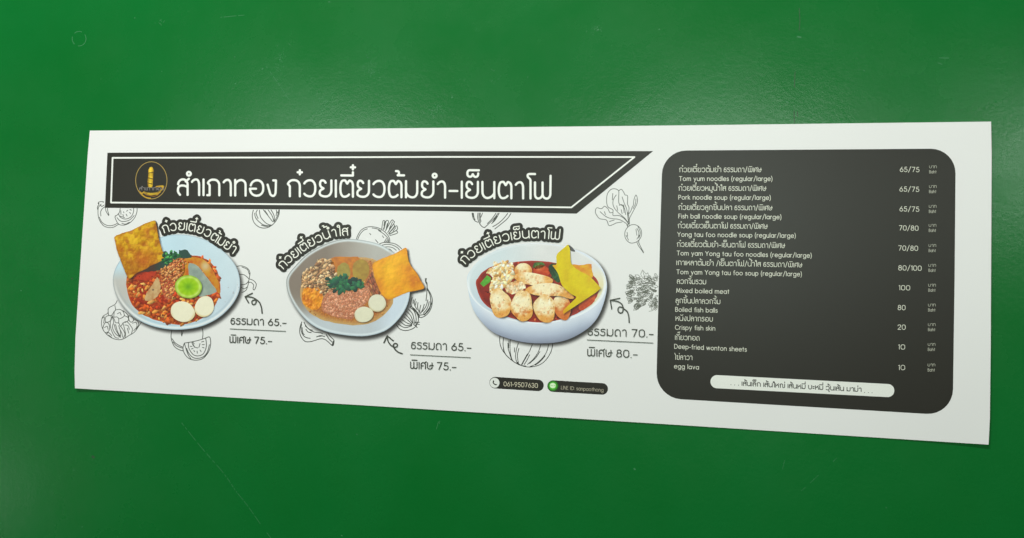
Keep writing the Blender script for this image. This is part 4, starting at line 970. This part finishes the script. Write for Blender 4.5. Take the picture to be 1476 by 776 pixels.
def fishc(cx, cy, r, seed, hi=(252, 234, 188), lo=(232, 168, 84)):
    def f(x, y):
        d = np.hypot(x-cx, y-cy)/r
        c = mixc(hi, lo, np.clip(d*1.9-.95+1.5*(fbm(x, y, 6, seed)-.5)+.35*(y-cy)/r, 0, 1))
        c = mixc(c, (206, 104, 38), np.clip(fbm(x, y, 5, seed+3)*4-2.2, 0, .7)*np.clip(.45+(y-cy)/r, .1, 1))
        c = mixc(c, (255, 246, 222), np.clip(fbm(x, y, 4, seed+5)*4-2.3, 0, .8)*np.clip(.5-(y-cy)/r, .1, 1))
        sp = np.clip(vnoise(x, y, 1.9, seed+8)*9-8.0, 0, .7)
        c = mixc(c, (252, 242, 206), np.exp(-(((x-cx+r*.25)/(r*.45))**2+((y-cy+r*.45)/(r*.4))**2))*.75)
        return mixc(c, (128, 94, 44), sp)+(bump_light(x, y, 7, seed, -45))[:, None]
    return f
patch_obj('fish_ball', ell(754.2, 390.4, 12.6, 11, 0, 30), fishc(754, 388, 12, 3, (248, 228, 176), (226, 160, 80)), bw3, 12, .6)
patch_obj('red_fish_ball', ell(780.5, 391, 12, 8.8, 8, 30, .02), lambda x, y: mixc(mixc((210, 84, 38), (178, 54, 28), fbm(x, y, 4, 3)*2-.5), (240, 150, 100), lobed(x, y, 777, 387, 4)*.6), bw3, 12, .6)
patch_obj('fish_stick', ell(768.5, 402.5, 28.5, 8.8, 7, 36, .03, 2), fishc(768, 400, 22, 12), bw3, 13, .55)
patch_obj('squid', ragged([(711, 384), (712, 376), (719, 380), (724, 375), (730, 380), (738, 378), (741, 386), (738, 392), (742, 400), (736, 406), (738, 412), (728, 414), (716, 424), (707, 424), (706, 410), (710, 400), (702, 394), (704, 388)], 1.2, 4, 6),
          lambda x, y: mixc(mixc((246, 222, 168), (226, 162, 82), fbm(x, y, 5, 22)*3-1.1), (250, 240, 226), np.clip(vnoise(x, y, 4, 3)*3-1.9, 0, .8))+(bump_light(x, y, 4, 6, -170))[:, None], bw3, 14, .5)
crumbs('squid_flake', ragged([(711, 386), (714, 378), (724, 377), (738, 380), (740, 394), (736, 408), (726, 414), (710, 420), (708, 408), (711, 398)], .3, 3, 2), 80, 4.0, [(252, 238, 204), (248, 226, 172), (236, 190, 116), (254, 246, 230), (222, 162, 88)], bw3, 14.3, 17, 1.9, None, .2)
patch_obj('squid', ragged([(729, 416), (736, 408), (746, 405), (756, 408), (757, 416), (748, 420), (740, 424), (732, 422)], .9, 4, 8), lambda x, y: mixc((244, 226, 190), (222, 156, 90), fbm(x, y, 5, 25)*3-1.1)+(bump_light(x, y, 4, 7, -150))[:, None], bw3, 15, .5)
wt3 = fillet([(818.8, 352.4, 1), (821.6, 358.6, 2), (822.8, 380, 4), (831, 388.5, 5), (850.8, 398.8, 4), (866.4, 415.6, 2), (859.5, 421.6, 3), (830, 441, 4), (812, 452.8, 1), (811.4, 448, 2), (832, 428.2, 3), (824, 424.8, 3), (809.5, 412, 5), (804.4, 393.7, 5), (796, 382.4, 1), (802.4, 381.6, 2), (801.6, 367, 4)], True, 4)[:-1]
halo(ell(768.5, 402.5, 28.5, 8.8, 7), bw3, 12.5, .8, 1.6, 1.6, .6)
for _e in ((721.2, 437.4, 15, 21.5, -14), (752.8, 441.4, 15.8, 22.4, -3), (785.2, 445, 15.4, 20.6, -10), (810.5, 443, 12.5, 18.5, -14)): halo(ell(*_e), bw3, 13.4, .8, 1.0, 1.8, .7)
halo(smooth([(757, 419), (764, 413), (778, 409), (796, 408.5), (810, 413), (820, 421), (827.5, 429), (822, 431), (808, 427), (794, 427), (778, 426.5), (766, 424)], True, 4)[:-1], bw3, 15.4, .6, 1.6, 1.5, .55)
halo(wt3, bw3, 16.6, 1.2, 2.2, 2.0, .5)
patch_obj('fish_stick', smooth([(757, 419), (764, 413), (778, 409), (796, 408.5), (810, 413), (820, 421), (827.5, 429), (822, 431), (808, 427), (794, 427), (778, 426.5), (766, 424)], True, 4)[:-1], fishc(788, 415, 26, 31), bw3, 16, .55)
patch_obj('fish_cake', ell(810.5, 443, 12.5, 18.5, -14, 36, .04, 3), fishc(806, 436, 14, 51, (240, 206, 148), (216, 120, 56)), bw3, 14, .55)
patch_obj('fish_cake', ell(721.2, 437.4, 15, 21.5, -14, 36, .055, 1), fishc(720, 436, 18, 61), bw3, 17, .55)
patch_obj('fish_cake', ell(752.8, 441.4, 15.8, 22.4, -3, 36, .06, 5), fishc(752, 440, 19, 71), bw3, 18, .55)
patch_obj('fish_cake', ell(785.2, 445, 15.4, 20.6, -10, 36, .05, 4), fishc(784, 444, 18, 81), bw3, 19, .55)
patch_obj('wonton_sheet', ragged([(825, 381.5), (838, 382.5), (851.5, 380.5), (853, 388), (855, 399.5), (846, 400), (834, 394), (826, 388)], .3, 4, 1), lambda x, y: mixc((232, 180, 34), (220, 132, 32), fbm(x, y, 6, 4)*2.2-.5), bw3, 15, .6, 'orange folded wonton sheet behind the yellow one')
patch_obj('tomato_slice', ragged([(834, 442), (842, 432), (852, 426), (858, 424), (857, 434), (848, 442), (838, 448)], .4, 4, 2), lambda x, y: mixc((214, 96, 44), (180, 66, 40), fbm(x, y, 5, 6)*2-.5), bw3, 13, .6)
patch_obj('drop_shadow', ragged([(819, 353), (824, 356), (829, 362), (826, 363), (821, 360)], .1, 3, 1), lambda x, y: np.concatenate([np.tile([62., 58, 56], (len(x), 1)), np.full((len(x), 1), .7)], 1), bw3, 14, .6)
patch_obj('wonton_sheet', wt3, lambda x, y: mixc(mixc((226, 204, 8), (216, 186, 10), fbm(x, y, 12, 5)*2-.5), (224, 160, 30), np.clip(lobed(x, y, 811, 450, 8)+lobed(x, y, 799, 384, 4)+.5*lobed(x, y, 850, 402, 4), 0, .8))+(bump_light(x, y, 14, 9, -40))[:, None], bw3, 20, .6)

# ---------------- curved dish titles
def dish_title(text, path, h, w, layer=22):
    L = path_text(text, path, h); S = segs_of(L)
    V, Fc = sdf_fill(S, w/2+4.2, .55)
    base = link('dish_title', px2w(V[:, 0], V[:, 1], layer), Fc, poster, BLACK, lin(DARK))
    stroke_obj('lettering', L, w, (240, 240, 228), base, layer+2, .38)
    return base
dish_title('ก๋วยเตี๋ยวต้มยำ', [(236, 336.2), (242, 334.4), (250, 332.6), (260, 331.6), (275, 333.2), (285, 335.6), (296, 340), (306, 346.2), (316, 352.8), (327, 359.8), (335.4, 365.6)], 10.4, 1.5)
dish_title('ก๋วยเตี๋ยวน้ำใส', [(407.6, 388.6), (412.5, 384.2), (419, 377.6), (428, 370.2), (440, 361), (452, 353.6), (462, 348.6), (474, 343.4), (485, 340.6), (501.2, 339.2)], 10.2, 1.5)
dish_title('ก๋วยเตี๋ยวเย็นตาโฟ', [(670, 381.4), (676, 375.6), (682, 370.8), (690, 364.6), (699.5, 359.4), (708, 355.2), (719, 350.6), (730.6, 347.4), (739, 345.8), (747, 344.6), (759.4, 343.4), (773, 343.2), (787, 344), (806, 345.6)], 10.4, 1.5)

# ---------------- price notes and arrows
GREY = (74, 76, 68)
def price_note(a, b, ln, h, pr1, pr2):
    (x0, x1, y0, y1) = a
    L = text_lines('ธรรมดา '+pr1+'.-', x0, x1, y0, y1, h, 1.5, True); (x0, x1, y0, y1) = b
    L += text_lines('พิเศษ '+pr2+'.-', x0, x1, y0, y1, h, 1.5, True)
    o = stroke_obj('price_note', L, 1.5, GREY, poster, 24, .4)
    stroke_obj('divider_line', [ln], 1.1, (98, 102, 94), o, 24, .4)
price_note((332.2, 413, 468.1, 470.6), (330.6, 392.2, 494.6, 496.8), [(331.6, 474.3), (411.5, 477.8)], 9.8, '65', '75')
price_note((592.4, 679.4, 503.5, 506.8), (591, 657.8, 531.9, 534.6), [(591.5, 511.6), (678.1, 515.8)], 10.6, '65', '75')
price_note((847, 942.2, 484, 487.2), (846.3, 919.2, 513.8, 516.6), [(846.3, 490.2), (941.2, 494.7)], 10.8, '70', '80')
def arrow(ox, oy, s, *ls, head):
    L = [smooth(Zc(ox, oy, s, l), False, 6) for l in ls]+[Zc(ox, oy, s, head)]
    stroke_obj('arrow', L, 1.9, (70, 72, 64), poster, 24, .4)
arrow(320, 415, 7.76, [(448, 285), (440, 220), (418, 165), (385, 135), (350, 113), (310, 103), (262, 100)], [(370, 130), (382, 160), (362, 187), (340, 182), (333, 158), (348, 140), (378, 138)], head=[(338, 62), (258, 100), (297, 168)])
arrow(540, 470, 9.7, [(386, 388), (330, 367), (288, 330), (262, 288), (268, 255), (296, 245), (318, 264), (306, 292), (270, 296), (225, 268), (188, 215), (175, 145)], head=[(130, 235), (175, 138), (260, 208)])
arrow(835, 420, 7.06, [(508, 318), (502, 250), (485, 205), (450, 175), (432, 132), (390, 105), (320, 94)], [(448, 172), (440, 212), (418, 222), (396, 205), (396, 175), (415, 160), (450, 172)], head=[(412, 72), (315, 92), (330, 178)])

# ---------------- contact badges
pb = stroke_obj('phone_badge', [[(713.8, 551.8), (775.4, 555.7)]], 16.6, DARK, poster, 4, .6, mat=BLACK)
patch_obj('badge_disc', ell(713, 552, 7.0, 7.2), (232, 234, 228), pb, 6, .8)
stroke_obj('phone_icon', [smooth([(711.2, 549.4), (710.9, 551.6), (712.6, 553.8), (714.8, 554.8)], False, 4), [(711.2, 549.2), (711.6, 550)], [(714.4, 554.8), (715.6, 554.4)]], 1.5, (60, 60, 54), pb, 7, .3)
text_obj('lettering', '061-9507630', 725.9, 775.2, 557.0, 559.6, 5.0, .75, False, (214, 206, 180), pb, 6, gap=.34)
cb = stroke_obj('chat_badge', [[(797.4, 556.8), (868, 560.8)]], 16.6, DARK, poster, 4, .6, mat=BLACK)
def glow(x, y):
    r = np.hypot(x-796.9, y-556.4)/8.2
    return np.concatenate([ramp(r, [(190, 255, 140), (150, 240, 90), (96, 200, 60), (58, 140, 44), (56, 120, 44)]), np.clip(3.4-3.2*r, 0, 1)[:, None]], 1)
patch_obj('badge_disc', ell(797, 556.5, 8.3, 8.2), glow, cb, 6, .6)
patch_obj('chat_icon', ell(796.8, 556.0, 4.2, 3.8), (224, 250, 206), cb, 7, .6)
stroke_obj('chat_icon_mark', [[(794.4, 556)], [(796.2, 556.2)], [(798.6, 556.2)], [(800, 556.3)]], 1.1, (60, 150, 50), cb, 8, .3)
text_obj('lettering', 'LINE ID: sanpaothong', 808.6, 869.8, 561.6, 565.2, 4.0, .6, False, (176, 168, 148), cb, 6, gap=.34)
